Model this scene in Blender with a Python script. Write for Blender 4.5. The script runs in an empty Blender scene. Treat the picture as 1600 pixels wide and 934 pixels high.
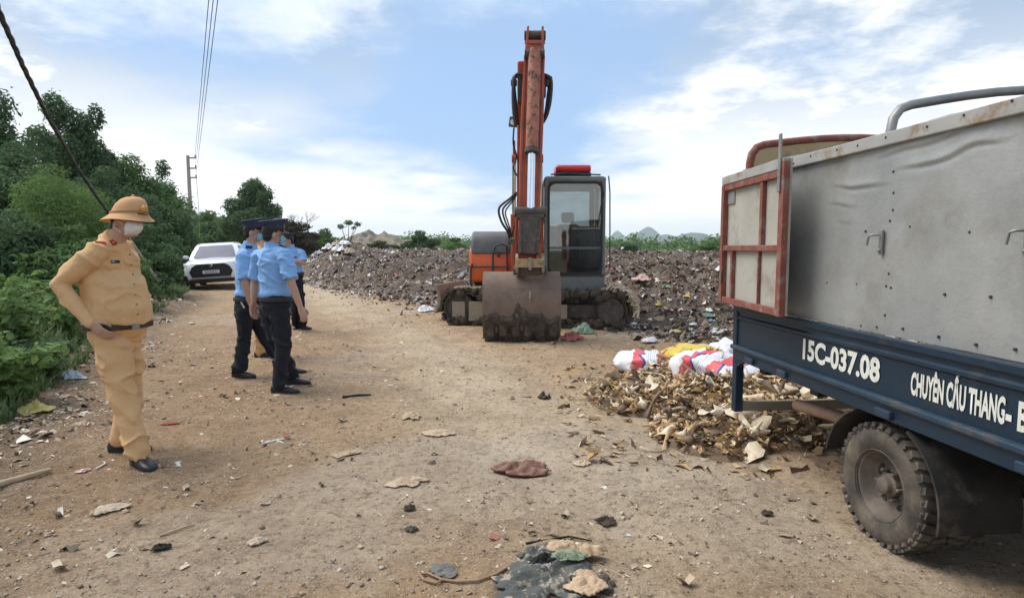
import bpy, bmesh, math, random
import numpy as np
from mathutils import Vector, Matrix
rnd = random.Random(7)
R = math.radians
# ---------------------------------------------------------------- camera, sky, sun, exposure
scene = bpy.context.scene
COL = scene.collection
F, CX, CY, HZ, CAMZ = 940.0, 800.0, 467.0, 387.0, 1.45
TH = math.atan((CY - HZ) / F)
cam_d = bpy.data.cameras.new("camera")
cam_d.sensor_width = 36.0
cam_d.lens = 36.0 * F / 1600.0
cam_d.clip_start, cam_d.clip_end = 0.05, 20000
cam = bpy.data.objects.new("camera", cam_d)
cam.location = (0, 0, CAMZ)
cam.rotation_euler = (math.pi / 2 - TH, 0, 0)
COL.objects.link(cam)
scene.camera = cam
SUN_EL, SUN_AZ = 56.0, -72.0          # degrees; azimuth measured from +Y towards +X
sun_dir = Vector((math.sin(R(SUN_AZ)) * math.cos(R(SUN_EL)), math.cos(R(SUN_AZ)) * math.cos(R(SUN_EL)), math.sin(R(SUN_EL))))
sun_d = bpy.data.lights.new("sun", 'SUN')
sun_d.energy, sun_d.angle, sun_d.color = 1.5, R(40), (1.0, 0.95, 0.87)
sun = bpy.data.objects.new("sun", sun_d)
sun.rotation_euler = (-sun_dir).to_track_quat('-Z', 'Y').to_euler()
COL.objects.link(sun)
scene.view_settings.view_transform = 'Standard'
scene.view_settings.look = 'None'
scene.view_settings.exposure = 1.38
scene.view_settings.gamma = 1.0
scene.view_settings.use_curve_mapping = False
scene.cycles.use_denoising = True
scene.cycles.max_bounces = 6
scene.cycles.transparent_max_bounces = 12
scene.cycles.volume_bounces = 1


def vdir(u, v):
    xr, up = (u - CX) / F, -(v - CY) / F
    return Vector((xr, math.cos(TH) + up * math.sin(TH), -math.sin(TH) + up * math.cos(TH)))


def P(u, v, y):
    d = vdir(u, v)
    return Vector((0, 0, CAMZ)) + d * (y / d.y)


def G(u, v, z=0.0):
    d = vdir(u, v)
    return Vector((0, 0, CAMZ)) + d * ((z - CAMZ) / d.z)


def world_sky():
    w = bpy.data.worlds.new("World")
    scene.world = w
    w.use_nodes = True
    nt = w.node_tree
    nt.nodes.clear()
    N = lambda t: nt.nodes.new(t)
    L = lambda a, b: nt.links.new(a, b)
    out, bg = N('ShaderNodeOutputWorld'), N('ShaderNodeBackground')
    bg.inputs['Strength'].default_value = 0.1
    L(bg.outputs[0], out.inputs[0])
    sky = N('ShaderNodeTexSky')
    sky.sky_type = 'NISHITA'
    sky.sun_disc = False
    sky.sun_elevation, sky.sun_rotation = R(SUN_EL), R(SUN_AZ)
    sky.air_density, sky.dust_density, sky.ozone_density = 1.0, 0.6, 1.6
    tc = N('ShaderNodeTexCoord')

    def vm(op, a, b=None):
        n = N('ShaderNodeVectorMath'); n.operation = op
        for i, q in enumerate((a, b)):
            if q is None: continue
            if hasattr(q, 'is_output'): L(q, n.inputs[i])
            else: n.inputs[i].default_value = q
        return n.outputs['Value'] if op in ('DOT_PRODUCT', 'LENGTH') else n.outputs[0]

    def mt(op, a, b=None, c=None, clamp=False):
        n = N('ShaderNodeMath'); n.operation = op; n.use_clamp = clamp
        for i, q in enumerate((a, b, c)):
            if q is None: continue
            if hasattr(q, 'is_output'): L(q, n.inputs[i])
            else: n.inputs[i].default_value = q
        return n.outputs[0]

    def noise(vec, scale, detail=5, rough=0.55):
        n = N('ShaderNodeTexNoise')
        n.inputs['Scale'].default_value = scale; n.inputs['Detail'].default_value = detail
        n.inputs['Roughness'].default_value = rough
        L(vec, n.inputs['Vector'])
        return n

    def smooth(x, a, b):
        n = N('ShaderNodeMapRange'); n.interpolation_type = 'SMOOTHSTEP'
        L(x, n.inputs[0]); n.inputs[1].default_value = a; n.inputs[2].default_value = b
        return n.outputs[0]
    d = tc.outputs['Generated']
    sep = N('ShaderNodeSeparateXYZ'); L(d, sep.inputs[0])
    zc = mt('MAXIMUM', sep.outputs[2], 0.0)
    inv = mt('DIVIDE', 1.0, mt('ADD', zc, 0.16))
    comb = N('ShaderNodeCombineXYZ')
    L(mt('MULTIPLY', sep.outputs[0], inv), comb.inputs[0])
    L(mt('MULTIPLY', sep.outputs[1], inv), comb.inputs[1])
    comb.inputs[2].default_value = 3.7
    pl = comb.outputs[0]
    # direction bent by noise so that cloud edges are ragged
    wn = noise(pl, 1.6, 7, 0.6)
    warp = vm('MULTIPLY', vm('SUBTRACT', wn.outputs['Color'], (0.5, 0.5, 0.5)), (0.42, 0.42, 0.30))
    dw = vm('NORMALIZE', vm('ADD', d, warp))
    n1 = noise(pl, 0.85, 7, 0.58).outputs['Fac']
    n2 = noise(pl, 2.4, 6, 0.6).outputs['Fac']
    cover = mt('ADD', mt('MULTIPLY', n1, 1.15), mt('MULTIPLY', n2, 0.35))
    cover = mt('SUBTRACT', cover, 0.27)
    # clouds thicken to a bright bank towards the horizon
    cover = mt('ADD', cover, mt('MULTIPLY', mt('POWER', mt('SUBTRACT', 1.0, zc), 9.0), 0.50))
    # cloud banks (+) and blue openings (-) where they stand in the sky
    for u, v, k, a in ((150, 215, 14, .42), (480, 300, 22, .30), (1250, 60, 9, .22), (1500, 90, 14, .15), (1400, 40, 60, -.10),
                       (1130, 215, 60, .12), (300, 70, 22, -.34), (640, 160, 16, -.24), (520, 225, 36, -.24), (960, 225, 20, -.34),
                       (740, 250, 50, -.26), (880, 130, 26, -.05), (520, 110, 90, .20), (1010, 150, 60, .14), (560, 25, 40, .14), (960, 330, 60, .22), (700, 330, 60, .2)):
        c = vdir(u, v).normalized()
        dt = vm('DOT_PRODUCT', dw, tuple(c))
        e = mt('EXPONENT', mt('MULTIPLY', mt('SUBTRACT', dt, 1.0), float(k * 1.6)))
        cover = mt('ADD', cover, mt('MULTIPLY', e, float(a)))
    fac = smooth(cover, 0.18, 0.80)
    shade = smooth(noise(pl, 1.15, 7, 0.62).outputs['Fac'], 0.43, 0.63)
    cl = N('ShaderNodeMix'); cl.data_type = 'RGBA'
    cl.inputs['A'].default_value = (1.75, 2.25, 2.95, 1); cl.inputs['B'].default_value = (5.4, 5.3, 5.1, 1)
    core = mt('MAXIMUM', mt('MAXIMUM', shade, smooth(cover, 0.85, 1.25)), mt('SUBTRACT', 1.0, smooth(zc, 0.05, 0.33)))
    L(core, cl.inputs['Factor'])
    veil = N('ShaderNodeMix'); veil.data_type = 'RGBA'
    veil.inputs['Factor'].default_value = 0.85
    L(sky.outputs[0], veil.inputs['A']); veil.inputs['B'].default_value = (1.45, 2.2, 3.45, 1)
    mx = N('ShaderNodeMix'); mx.data_type = 'RGBA'
    L(fac, mx.inputs['Factor']); L(veil.outputs['Result'], mx.inputs['A']); L(cl.outputs['Result'], mx.inputs['B'])
    L(mx.outputs['Result'], bg.inputs['Color'])


world_sky()


# ---------------------------------------------------------------- noise, mesh and object helpers
def _h(ix, iy, iz, s):
    n = (ix * 374761393 + iy * 668265263 + iz * 2147483647 + s * 1274126177) & 0xFFFFFFFF
    n = ((n ^ (n >> 13)) * 1274126177) & 0xFFFFFFFF
    n = n ^ (n >> 16)
    return (n & 0xFFFF) / 32767.5 - 1.0


def vn(x, y, z=0.0, s=0):
    x, y, z = np.broadcast_arrays(np.asarray(x, float), np.asarray(y, float), np.asarray(z, float))
    ix, iy, iz = np.floor(x).astype(np.int64), np.floor(y).astype(np.int64), np.floor(z).astype(np.int64)
    fx, fy, fz = x - ix, y - iy, z - iz
    fx, fy, fz = (t * t * (3 - 2 * t) for t in (fx, fy, fz))
    r = 0
    for a in (0, 1):
        for b in (0, 1):
            for c in (0, 1):
                w = (fx if a else 1 - fx) * (fy if b else 1 - fy) * (fz if c else 1 - fz)
                r = r + w * _h(ix + a, iy + b, iz + c, s)
    return r


def fbm(x, y, z=0.0, o=4, s=0):
    r, a, f = 0, 1.0, 1.0
    for k in range(o):
        r = r + a * vn(np.asarray(x) * f, np.asarray(y) * f, np.asarray(z) * f, s + k * 17)
        a *= 0.5; f *= 2.03
    return r


def sstep(x, a, b):
    t = np.clip((np.asarray(x, float) - a) / (b - a), 0, 1)
    return t * t * (3 - 2 * t)


class MB:
    def __init__(self):
        self.v, self.f = [], []

    def add(self, vs, fs):
        o = len(self.v)
        self.v += [tuple(p) for p in vs]
        self.f += [tuple(i + o for i in f) for f in fs]
        return self

    def box(self, x0, x1, y0, y1, z0, z1):
        return self.add([(x, y, z) for z in (z0, z1) for y in (y0, y1) for x in (x0, x1)],
                        [(0, 2, 3, 1), (4, 5, 7, 6), (0, 1, 5, 4), (2, 6, 7, 3), (0, 4, 6, 2), (1, 3, 7, 5)])

    def obox(self, c, size, m=None):
        m = m or Matrix.Identity(3)
        sx, sy, sz = (s / 2 for s in size)
        vs = [Vector(c) + m @ Vector((x, y, z)) for z in (-sz, sz) for y in (-sy, sy) for x in (-sx, sx)]
        return self.add(vs, [(0, 2, 3, 1), (4, 5, 7, 6), (0, 1, 5, 4), (2, 6, 7, 3), (0, 4, 6, 2), (1, 3, 7, 5)])

    def bar(self, a, b, w, t, side=(1, 0, 0)):
        a, b = Vector(a), Vector(b)
        d = (b - a).normalized(); s = Vector(side); s = (s - d * s.dot(d)).normalized(); n = d.cross(s)
        vs = []
        for p in (a, b):
            for i, j in ((-1, -1), (1, -1), (1, 1), (-1, 1)):
                vs.append(p + s * (w / 2 * i) + n * (t / 2 * j))
        return self.add(vs, [(3, 2, 1, 0), (4, 5, 6, 7), (0, 1, 5, 4), (1, 2, 6, 5), (2, 3, 7, 6), (3, 0, 4, 7)])

    def rings(self, rings, caps=True, closed=False):
        n = len(rings[0]); fs = []
        m = len(rings)
        for i in range(m if closed else m - 1):
            for j in range(n):
                a, b = i * n + j, i * n + (j + 1) % n
                i2 = (i + 1) % m
                fs.append((a, b, i2 * n + (j + 1) % n, i2 * n + j))
        if caps and not closed:
            fs.append(tuple(range(n - 1, -1, -1))); fs.append(tuple((m - 1) * n + j for j in range(n)))
        return self.add([p for r in rings for p in r], fs)

    def tube(self, pts, r, n=8, lat=None, rb=None, dome=False):
        pts = [Vector(p) for p in pts]
        m = len(pts)
        ra = list(r) if hasattr(r, '__len__') else [r] * m
        rb = ra if rb is None else (list(rb) if hasattr(rb, '__len__') else [rb] * m)
        ref = Vector(lat) if lat is not None else None
        tans = []
        for i in range(m):
            a, b = pts[max(i - 1, 0)], pts[min(i + 1, m - 1)]
            t = (b - a)
            tans.append(t.normalized() if t.length > 1e-9 else Vector((0, 0, 1)))
        if dome:
            p0, p1 = pts[0], pts[-1]
            t0, t1 = tans[0], tans[-1]
            r0, r1 = min(ra[0], rb[0]), min(ra[-1], rb[-1])
            pts = [p0 - t0 * r0 * .8, p0 - t0 * r0 * .5] + pts + [p1 + t1 * r1 * .5, p1 + t1 * r1 * .8]
            ra = [ra[0] * .35, ra[0] * .8] + ra + [ra[-1] * .8, ra[-1] * .35]
            rb = [rb[0] * .35, rb[0] * .8] + rb + [rb[-1] * .8, rb[-1] * .35]
            tans = [t0, t0] + tans + [t1, t1]
        s = ref
        if s is None:
            s = Vector((0, 0, 1)) if abs(tans[0].z) < .9 else Vector((1, 0, 0))
        rs = []
        for p, t, a, b in zip(pts, tans, ra, rb):
            base = ref if ref is not None else s
            q = base - t * base.dot(t)
            s = q.normalized() if q.length > 1e-6 else s
            n2 = t.cross(s)
            rs.append([p + s * (a * math.cos(2 * math.pi * j / n)) + n2 * (b * math.sin(2 * math.pi * j / n)) for j in range(n)])
        return self.rings(rs)

    def prism(self, poly, x0, x1, axis='x'):
        n = len(poly)
        f = {'x': lambda t, p: (t, p[0], p[1]), 'y': lambda t, p: (p[0], t, p[1]), 'z': lambda t, p: (p[0], p[1], t)}[axis]
        vs = [f(x0, p) for p in poly] + [f(x1, p) for p in poly]
        fs = [tuple(range(n - 1, -1, -1)), tuple(range(n, 2 * n))] + [(j, (j + 1) % n, n + (j + 1) % n, n + j) for j in range(n)]
        return self.add(vs, fs)

    def lathe(self, prof, o, axis=(1, 0, 0), n=24, closed=False, start=True):
        ax = Vector(axis).normalized()
        s = Vector((0, 0, 1)) if abs(ax.z) < .9 else Vector((1, 0, 0))
        s = (s - ax * s.dot(ax)).normalized(); t = ax.cross(s)
        rs = [[Vector(o) + ax * h + s * (r * math.cos(2 * math.pi * j / n)) + t * (r * math.sin(2 * math.pi * j / n)) for j in range(n)] for r, h in prof]
        self.rings(rs, caps=not closed, closed=closed)
        if not start and not closed:
            self.f.pop(-2)
        return self

    def cyl(self, a, b, r, n=14):
        return self.tube([a, b], r, n)

    def ball(self, c, r, n=12, m=8, rot=None):
        r = r if hasattr(r, '__len__') else (r, r, r)
        rot = rot or Matrix.Identity(3)
        rs = []
        for i in range(m + 1):
            a = math.pi * (i / m) if 0 < i < m else (0.02 if i == 0 else math.pi - .02)
            rs.append([Vector(c) + rot @ Vector((r[0] * math.sin(a) * math.cos(2 * math.pi * j / n), r[1] * math.sin(a) * math.sin(2 * math.pi * j / n), -r[2] * math.cos(a))) for j in range(n)])
        return self.rings(rs)

    def build(self, name, mat, parent=None, smooth=None, bevel=0, world=True, seg=2, mesh_only=False):
        me = bpy.data.meshes.new(name)
        vs = self.v
        if parent is not None and world:
            o = root_loc(parent)
            vs = [(p[0] - o.x, p[1] - o.y, p[2] - o.z) for p in vs]
        me.from_pydata(vs, [], self.f)
        fix_normals(me)
        me.materials.append(mat)
        if smooth is not None:
            me.shade_smooth(); me.set_sharp_from_angle(angle=R(smooth))
        if mesh_only: return me
        return link(name, me, parent, bevel, seg)


def fix_normals(me):
    bm = bmesh.new(); bm.from_mesh(me)
    bmesh.ops.recalc_face_normals(bm, faces=bm.faces)
    bm.to_mesh(me); bm.free(); me.update()


def link(name, me, parent=None, bevel=0, seg=2):
    o = bpy.data.objects.new(name, me)
    COL.objects.link(o)
    if parent is not None: o.parent = parent
    if bevel:
        b = o.modifiers.new('bevel', 'BEVEL'); b.width = bevel; b.segments = seg; b.limit_method = 'ANGLE'
        b.angle_limit = R(35); b.harden_normals = False
    return o


def root_loc(o):
    while o.parent is not None: o = o.parent
    return o.location


def tag(o, label=None, cat=None, group=None, kind=None):
    if label: o['label'] = label
    if cat: o['category'] = cat
    if group: o['group'] = group
    if kind: o['kind'] = kind
    return o


def thing(name, label, cat, loc, rotz=0, group=None):
    o = bpy.data.objects.new(name, None)
    o.empty_display_size = .1
    COL.objects.link(o)
    o.location = loc; o.rotation_euler = (0, 0, rotz)
    return tag(o, label, cat, group)


def np_mesh(name, V, Fq, mat, col=None, smooth=False):
    """V (n,3), Fq (m,k) index array of equal-sided faces, col (n,3) point colour"""
    me = bpy.data.meshes.new(name)
    V = np.asarray(V, np.float32); Fq = np.asarray(Fq, np.int32)
    m, k = Fq.shape
    me.vertices.add(len(V)); me.vertices.foreach_set('co', V.ravel())
    me.loops.add(m * k); me.loops.foreach_set('vertex_index', Fq.ravel())
    me.polygons.add(m)
    me.polygons.foreach_set('loop_start', np.arange(0, m * k, k, dtype=np.int32))
    if smooth: me.polygons.foreach_set('use_smooth', np.ones(m, bool))
    me.update(calc_edges=True); me.validate()
    if col is not None:
        a = me.attributes.new('Col', 'FLOAT_COLOR', 'POINT')
        c = np.ones((len(V), 4), np.float32); c[:, :3] = col
        a.data.foreach_set('color', c.ravel())
    me.materials.append(mat)
    return me


# ---------------------------------------------------------------- materials
MATS = {}


def lin(r, g, b):
    f = lambda c: ((c / 255) / 12.92 if c / 255 <= .04045 else ((c / 255 + .055) / 1.055) ** 2.4)
    return (f(r), f(g), f(b))


def mat(name, col, col2=None, scale=6, rough=.7, metal=0, bump=0, bscale=40, dirt=None, dscale=3, dcut=(.52, .68),
        attr=False, coat=0, spec=.5, sss=0, wrinkle=0, trans=0, dz=None):
    if name in MATS: return MATS[name]
    m = bpy.data.materials.new(name); m.use_nodes = True
    nt = m.node_tree; N = lambda t: nt.nodes.new(t); L = nt.links.new
    b = nt.nodes['Principled BSDF']
    tc = N('ShaderNodeTexCoord').outputs['Object']

    def noise(s, det=5, ro=.6):
        n = N('ShaderNodeTexNoise'); L(tc, n.inputs['Vector']); n.inputs['Scale'].default_value = s
        n.inputs['Detail'].default_value = det; n.inputs['Roughness'].default_value = ro
        return n.outputs['Fac']

    def rng(x, a, c, lo=0., hi=1.):
        n = N('ShaderNodeMapRange'); L(x, n.inputs[0]); n.inputs[1].default_value = a; n.inputs[2].default_value = c
        n.inputs[3].default_value = lo; n.inputs[4].default_value = hi
        return n.outputs[0]

    def mix(f, a, c, mode='MIX'):
        n = N('ShaderNodeMix'); n.data_type = 'RGBA'; n.blend_type = mode
        for q, s in ((f, 'Factor'), (a, 'A'), (c, 'B')):
            if hasattr(q, 'is_output'): L(q, n.inputs[s])
            elif s == 'Factor': n.inputs[s].default_value = q
            else: n.inputs[s].default_value = (*q[:3], 1)
        return n.outputs['Result']
    c = None
    if attr:
        a = N('ShaderNodeAttribute'); a.attribute_name = 'Col'
        c = a.outputs['Color']
        if col2: c = mix(rng(noise(scale), .35, .65, 0, .35), c, col2)
    else:
        c2 = col2 or tuple(x * .78 for x in col)
        c = mix(rng(noise(scale), .32, .68), col, c2)
    if dirt:
        dn = noise(dscale, 8, .68)
        c = mix(rng(dn, dcut[0], dcut[1]), c, dirt)
        L(rng(dn, dcut[0], dcut[1], rough, .95), b.inputs['Roughness'])
    else:
        b.inputs['Roughness'].default_value = rough
    if hasattr(c, 'is_output'): L(c, b.inputs['Base Color'])
    b.inputs['Metallic'].default_value = metal
    b.inputs['Coat Weight'].default_value = coat
    b.inputs['Specular IOR Level'].default_value = spec
    if sss:
        b.inputs['Subsurface Weight'].default_value = sss
        b.inputs['Subsurface Radius'].default_value = (.012, .005, .003)
        b.inputs['Subsurface Scale'].default_value = 1.0
    h = None
    if bump:
        n = N('ShaderNodeBump'); n.inputs['Strength'].default_value = bump; n.inputs['Distance'].default_value = .02
        L(noise(bscale, 6, .65), n.inputs['Height']); h = n
        L(n.outputs[0], b.inputs['Normal'])
    if wrinkle:
        n = N('ShaderNodeBump'); n.inputs['Strength'].default_value = wrinkle; n.inputs['Distance'].default_value = .03
        L(noise(14, 3, .5), n.inputs['Height'])
        if h: L(h.outputs[0], n.inputs['Normal'])
        L(n.outputs[0], b.inputs['Normal'])
    if trans:      # thin leaf: light passes through
        t = N('ShaderNodeBsdfTranslucent'); L(c, t.inputs['Color'])
        ms = N('ShaderNodeMixShader'); ms.inputs[0].default_value = trans
        L(b.outputs[0], ms.inputs[1]); L(t.outputs[0], ms.inputs[2])
        L(ms.outputs[0], nt.nodes['Material Output'].inputs['Surface'])
    MATS[name] = m
    return m


def glass_mat(name, tint, refl=.08, rough=.03, opacity=0.0):
    if name in MATS: return MATS[name]
    m = bpy.data.materials.new(name); m.use_nodes = True
    nt = m.node_tree; N = lambda t: nt.nodes.new(t); L = nt.links.new
    nt.nodes.remove(nt.nodes['Principled BSDF'])
    t, g, f = N('ShaderNodeBsdfTransparent'), N('ShaderNodeBsdfGlossy'), N('ShaderNodeFresnel')
    t.inputs[0].default_value = (*tint, 1); g.inputs['Roughness'].default_value = rough
    f.inputs[0].default_value = 1.5
    ad = N('ShaderNodeMath'); ad.operation = 'ADD'; ad.use_clamp = True; ad.inputs[1].default_value = refl
    L(f.outputs[0], ad.inputs[0])
    ms = N('ShaderNodeMixShader'); L(ad.outputs[0], ms.inputs[0]); L(t.outputs[0], ms.inputs[1]); L(g.outputs[0], ms.inputs[2])
    o = ms.outputs[0]
    if opacity:
        d = N('ShaderNodeBsdfDiffuse'); d.inputs[0].default_value = (.16, .15, .13, 1)
        n = N('ShaderNodeTexNoise'); n.inputs['Scale'].default_value = 5; n.inputs['Detail'].default_value = 7
        tc = N('ShaderNodeTexCoord'); L(tc.outputs['Object'], n.inputs['Vector'])
        mr = N('ShaderNodeMapRange'); L(n.outputs['Fac'], mr.inputs[0]); mr.inputs[1].default_value = .35; mr.inputs[2].default_value = .75
        mr.inputs[3].default_value = 0; mr.inputs[4].default_value = opacity
        m2 = N('ShaderNodeMixShader'); L(mr.outputs[0], m2.inputs[0]); L(o, m2.inputs[1]); L(d.outputs[0], m2.inputs[2]); o = m2.outputs[0]
    L(o, nt.nodes['Material Output'].inputs['Surface'])
    MATS[name] = m
    return m


DIRT = lin(122, 98, 74)
# ---------------------------------------------------------------- ground, rubbish terrain, hills
def verge_x(y): return -1.95 - 0.436 * y          # left edge of the dirt road


def gz(x, y):
    x, y = np.asarray(x, float), np.asarray(y, float)
    near = 1 - sstep(np.hypot(x, y), 45, 80)
    s = verge_x(y) - x                              # metres left of the verge
    z = .022 * fbm(x * .45, y * .45, 0, 3, 5) + .010 * fbm(x * 2.6, y * 2.6, 0, 4, 9) * (1 + 1.5 * sstep(s, -1.6, .2))
    z = z + .10 * sstep(s, -.5, 1.2) * (1 + .8 * fbm(x * .9, y * .9, 0, 3, 31)) + .5 * sstep(s, 2, 14)
    road = np.abs(x - (-.27 + (6.4 - y) * .455))
    z = z - .040 * np.exp(-((road - .75) / .24) ** 2) * sstep(y, 1, 3)
    # clods and footprints
    z = z + .010 * np.clip(fbm(x * 7, y * 7, 0, 3, 77), -.2, 1) * (1 - sstep(np.hypot(x, y), 12, 16))
    return z * near


TOE = [(-40, 92), (-13, 41), (-8.9, 26.5), (-5.1, 20), (-1.66, 15), (.3, 13.6), (1.2, 12.8), (2.2, 11.2), (2.9, 9.6), (4.2, 8.0), (7, 7.4), (60, 5)]


def heap_z(x, y):
    x, y = np.asarray(x, float), np.asarray(y, float)
    toe = np.interp(x, [t[0] for t in TOE], [t[1] for t in TOE])
    s = (y - toe) * .72
    top = 1.0 - .14 * sstep(x, 1, 6) + .18 * sstep(y, 22, 34)
    prof = sstep(s, -.3, 5.0) * .80 + sstep(s, 4, 14) * .20
    lum = fbm(x * .55, y * .55, 0, 4, 3) * .20 + np.abs(fbm(x * 1.5, y * 1.5, 0, 4, 8)) * .20
    end = 1 - sstep(y, 44, 52)
    pit = np.exp(-(((x - .5) / 1.5) ** 2 + ((y - 11.6) / 1.1) ** 2))
    z = prof * top + lum * sstep(s, -.2, 2.2) - .05
    z = z + 1.05 * np.exp(-(((x + 10.3) / 1.9) ** 2 + ((y - 34) / 3.0) ** 2))
    return (z * (1 - .85 * pit)) * end - .35 * (1 - end) - .18 * (1 - sstep(s, -.9, .1))


def at_ground(u, v):
    p = G(u, v)
    for _ in range(3): p = G(u, v, float(gz(p.x, p.y)))
    return p


def axis_lines(a, b, step, far, grow):
    c = list(np.arange(a, b + 1e-6, step))
    s, hi = step, c[-1]
    up = []
    while hi < far[1]:
        s *= grow; hi += s; up.append(hi)
    s, lo = step, c[0]
    dn = []
    while lo > far[0]:
        s *= grow; lo -= s; dn.append(lo)
    return np.array(dn[::-1] + c + up)


def grid_mesh(xs, ys, Z):
    X, Y = np.meshgrid(xs, ys)
    V = np.stack([X, Y, Z(X, Y)], -1).reshape(-1, 3)
    nx, ny = len(xs), len(ys)
    i = (np.arange(ny - 1)[:, None] * nx + np.arange(nx - 1)[None, :]).ravel()
    return V, np.stack([i, i + 1, i + 1 + nx, i + nx], -1)


def ground_material():
    m = bpy.data.materials.new('dirt_ground'); m.use_nodes = True
    nt = m.node_tree; N = lambda t: nt.nodes.new(t); L = nt.links.new
    b = nt.nodes['Principled BSDF']; tc = N('ShaderNodeTexCoord').outputs['Object']

    def noise(s, det=6, ro=.65):
        n = N('ShaderNodeTexNoise'); L(tc, n.inputs['Vector']); n.inputs['Scale'].default_value = s
        n.inputs['Detail'].default_value = det; n.inputs['Roughness'].default_value = ro
        return n.outputs['Fac']

    def rng(x, a, c, lo=0., hi=1.):
        n = N('ShaderNodeMapRange'); L(x, n.inputs[0]); n.inputs[1].default_value = a; n.inputs[2].default_value = c
        n.inputs[3].default_value = lo; n.inputs[4].default_value = hi
        return n.outputs[0]

    def mix(f, a, c, mode='MIX'):
        n = N('ShaderNodeMix'); n.data_type = 'RGBA'; n.blend_type = mode
        for q, s in ((f, 'Factor'), (a, 'A'), (c, 'B')):
            if hasattr(q, 'is_output'): L(q, n.inputs[s])
            elif s == 'Factor': n.inputs[s].default_value = q
            else: n.inputs[s].default_value = (*q[:3], 1)
        return n.outputs['Result']
    a = N('ShaderNodeAttribute'); a.attribute_name = 'Col'
    c = a.outputs['Color']
    c = mix(rng(noise(1.3), .40, .70, 0, .48), c, (.20, .128, .074))
    c = mix(rng(noise(3.1, 8, .7), .50, .68, 0, .42), c, (.17, .11, .066))
    c = mix(rng(noise(5.5), .50, .72, 0, .5), c, (.52, .40, .27))
    c = mix(rng(noise(19, 7, .8), .50, .64, 0, .75), c, (.10, .065, .04))
    c = mix(rng(noise(48, 5, .85), .54, .64, 0, .75), c, (.60, .49, .35))
    c = mix(rng(noise(90, 4, .8), .56, .66, 0, .6), c, (.085, .06, .04))
    v = N('ShaderNodeTexVoronoi'); L(tc, v.inputs['Vector']); v.inputs['Scale'].default_value = 38
    c = mix(rng(v.outputs['Distance'], .06, .16, .45, 0), c, (.60, .54, .45))
    L(c, b.inputs['Base Color'])
    b.inputs['Roughness'].default_value = .93; b.inputs['Specular IOR Level'].default_value = .25
    b1, b2 = N('ShaderNodeBump'), N('ShaderNodeBump')
    b1.inputs['Strength'].default_value = 1.0; b1.inputs['Distance'].default_value = .035
    b2.inputs['Strength'].default_value = 1.0; b2.inputs['Distance'].default_value = .012
    L(noise(9, 8, .7), b1.inputs['Height']); L(noise(70, 5, .7), b2.inputs['Height'])
    L(b1.outputs[0], b2.inputs['Normal']); L(b2.outputs[0], b.inputs['Normal'])
    return m


def make_ground():
    xs = axis_lines(-6.5, 5.5, .032, (-6300, 6300), 1.075)
    ys = axis_lines(1.6, 13.5, .034, (-290, 6300), 1.065)
    V, Fq = grid_mesh(xs, ys, gz)
    x, y = V[:, 0], V[:, 1]
    s = verge_x(y) - x
    lerp = lambda a, b, t: a + (np.asarray(b) - a) * t[:, None]
    col = np.tile(np.array((.40, .262, .145)), (len(V), 1))
    wig = .35 * fbm(x * .5, y * .5, 0, 3, 41)
    road = np.abs(x - (-.27 + (6.4 - y) * .455) + wig)
    pale = np.exp(-(road / 1.0) ** 2) * sstep(y, 1.0, 4.0) * .95
    col = lerp(col, (.56, .44, .30), pale)
    left = sstep(-x - .9 + wig, 0, 2.0) * (1 - sstep(y, 6, 16))
    col = lerp(col, (.31, .19, .10), left * .75)
    col = lerp(col, (.50, .42, .33), sstep(fbm(x * .35 + 5, y * .5, 0, 4, 88), .15, .7) * .55 * (1 - left))
    toe = np.interp(x, [t[0] for t in TOE], [t[1] for t in TOE])
    col = lerp(col, (.13, .10, .075), sstep(y - toe + wig * 2, -1.3, .2) * .8)
    col = lerp(col, (.125, .085, .055), sstep(s + wig, -1.3, .2) * .85)
    col = lerp(col, (.07, .09, .035), sstep(s, 1.0, 2.6))
    far = sstep(y, 60, 85)
    field = sstep(fbm(x * .012, y * .012, 0, 3, 12), -.2, .4)
    green = np.array((.075, .115, .040)) * (1 - field[:, None]) + np.array((.15, .17, .065)) * field[:, None]
    col = col * (1 - far[:, None]) + green * far[:, None]
    me = np_mesh('ground', V, Fq, ground_material(), col, smooth=True)
    tag(link('ground', me), kind='structure', label='bare brown dirt track and open ground out to the horizon')


make_ground()


def heap_material():
    return mat('rubbish_soil', (.062, .043, .031), (.155, .112, .080), scale=5, rough=.95, bump=1.0, bscale=16)


def make_heap():
    xs = axis_lines(-9, 8, .075, (-42, 60), 1.05)
    ys = axis_lines(7.0, 22, .075, (5.0, 54), 1.03)
    V, Fq = grid_mesh(xs, ys, heap_z)
    keep = (V[:, 2] > gz(V[:, 0], V[:, 1]) - .22)
    Fq = Fq[keep[Fq].any(1)]
    used = np.unique(Fq); re = np.zeros(len(V), np.int64); re[used] = np.arange(len(used))
    me = np_mesh('rubbish_mound', V[used], re[Fq], heap_material(), smooth=True)
    tag(link('rubbish_mound', me), kind='structure', label='long dark mound of compacted rubbish beyond the track')


make_heap()

PALETTE = np.array([(.040, .026, .018), (.085, .054, .036), (.14, .090, .060), (.20, .130, .085), (.30, .215, .145), (.40, .32, .245),
                    (.62, .58, .53), (.78, .76, .72), (.36, .17, .15), (.55, .38, .36), (.10, .20, .36), (.55, .40, .10), (.13, .27, .15), (.42, .10, .08), (.45, .62, .70)])
PAL_W = np.array([.15, .17, .16, .13, .12, .10, .085, .06, .018, .018, .010, .008, .008, .008, .006])


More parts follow.
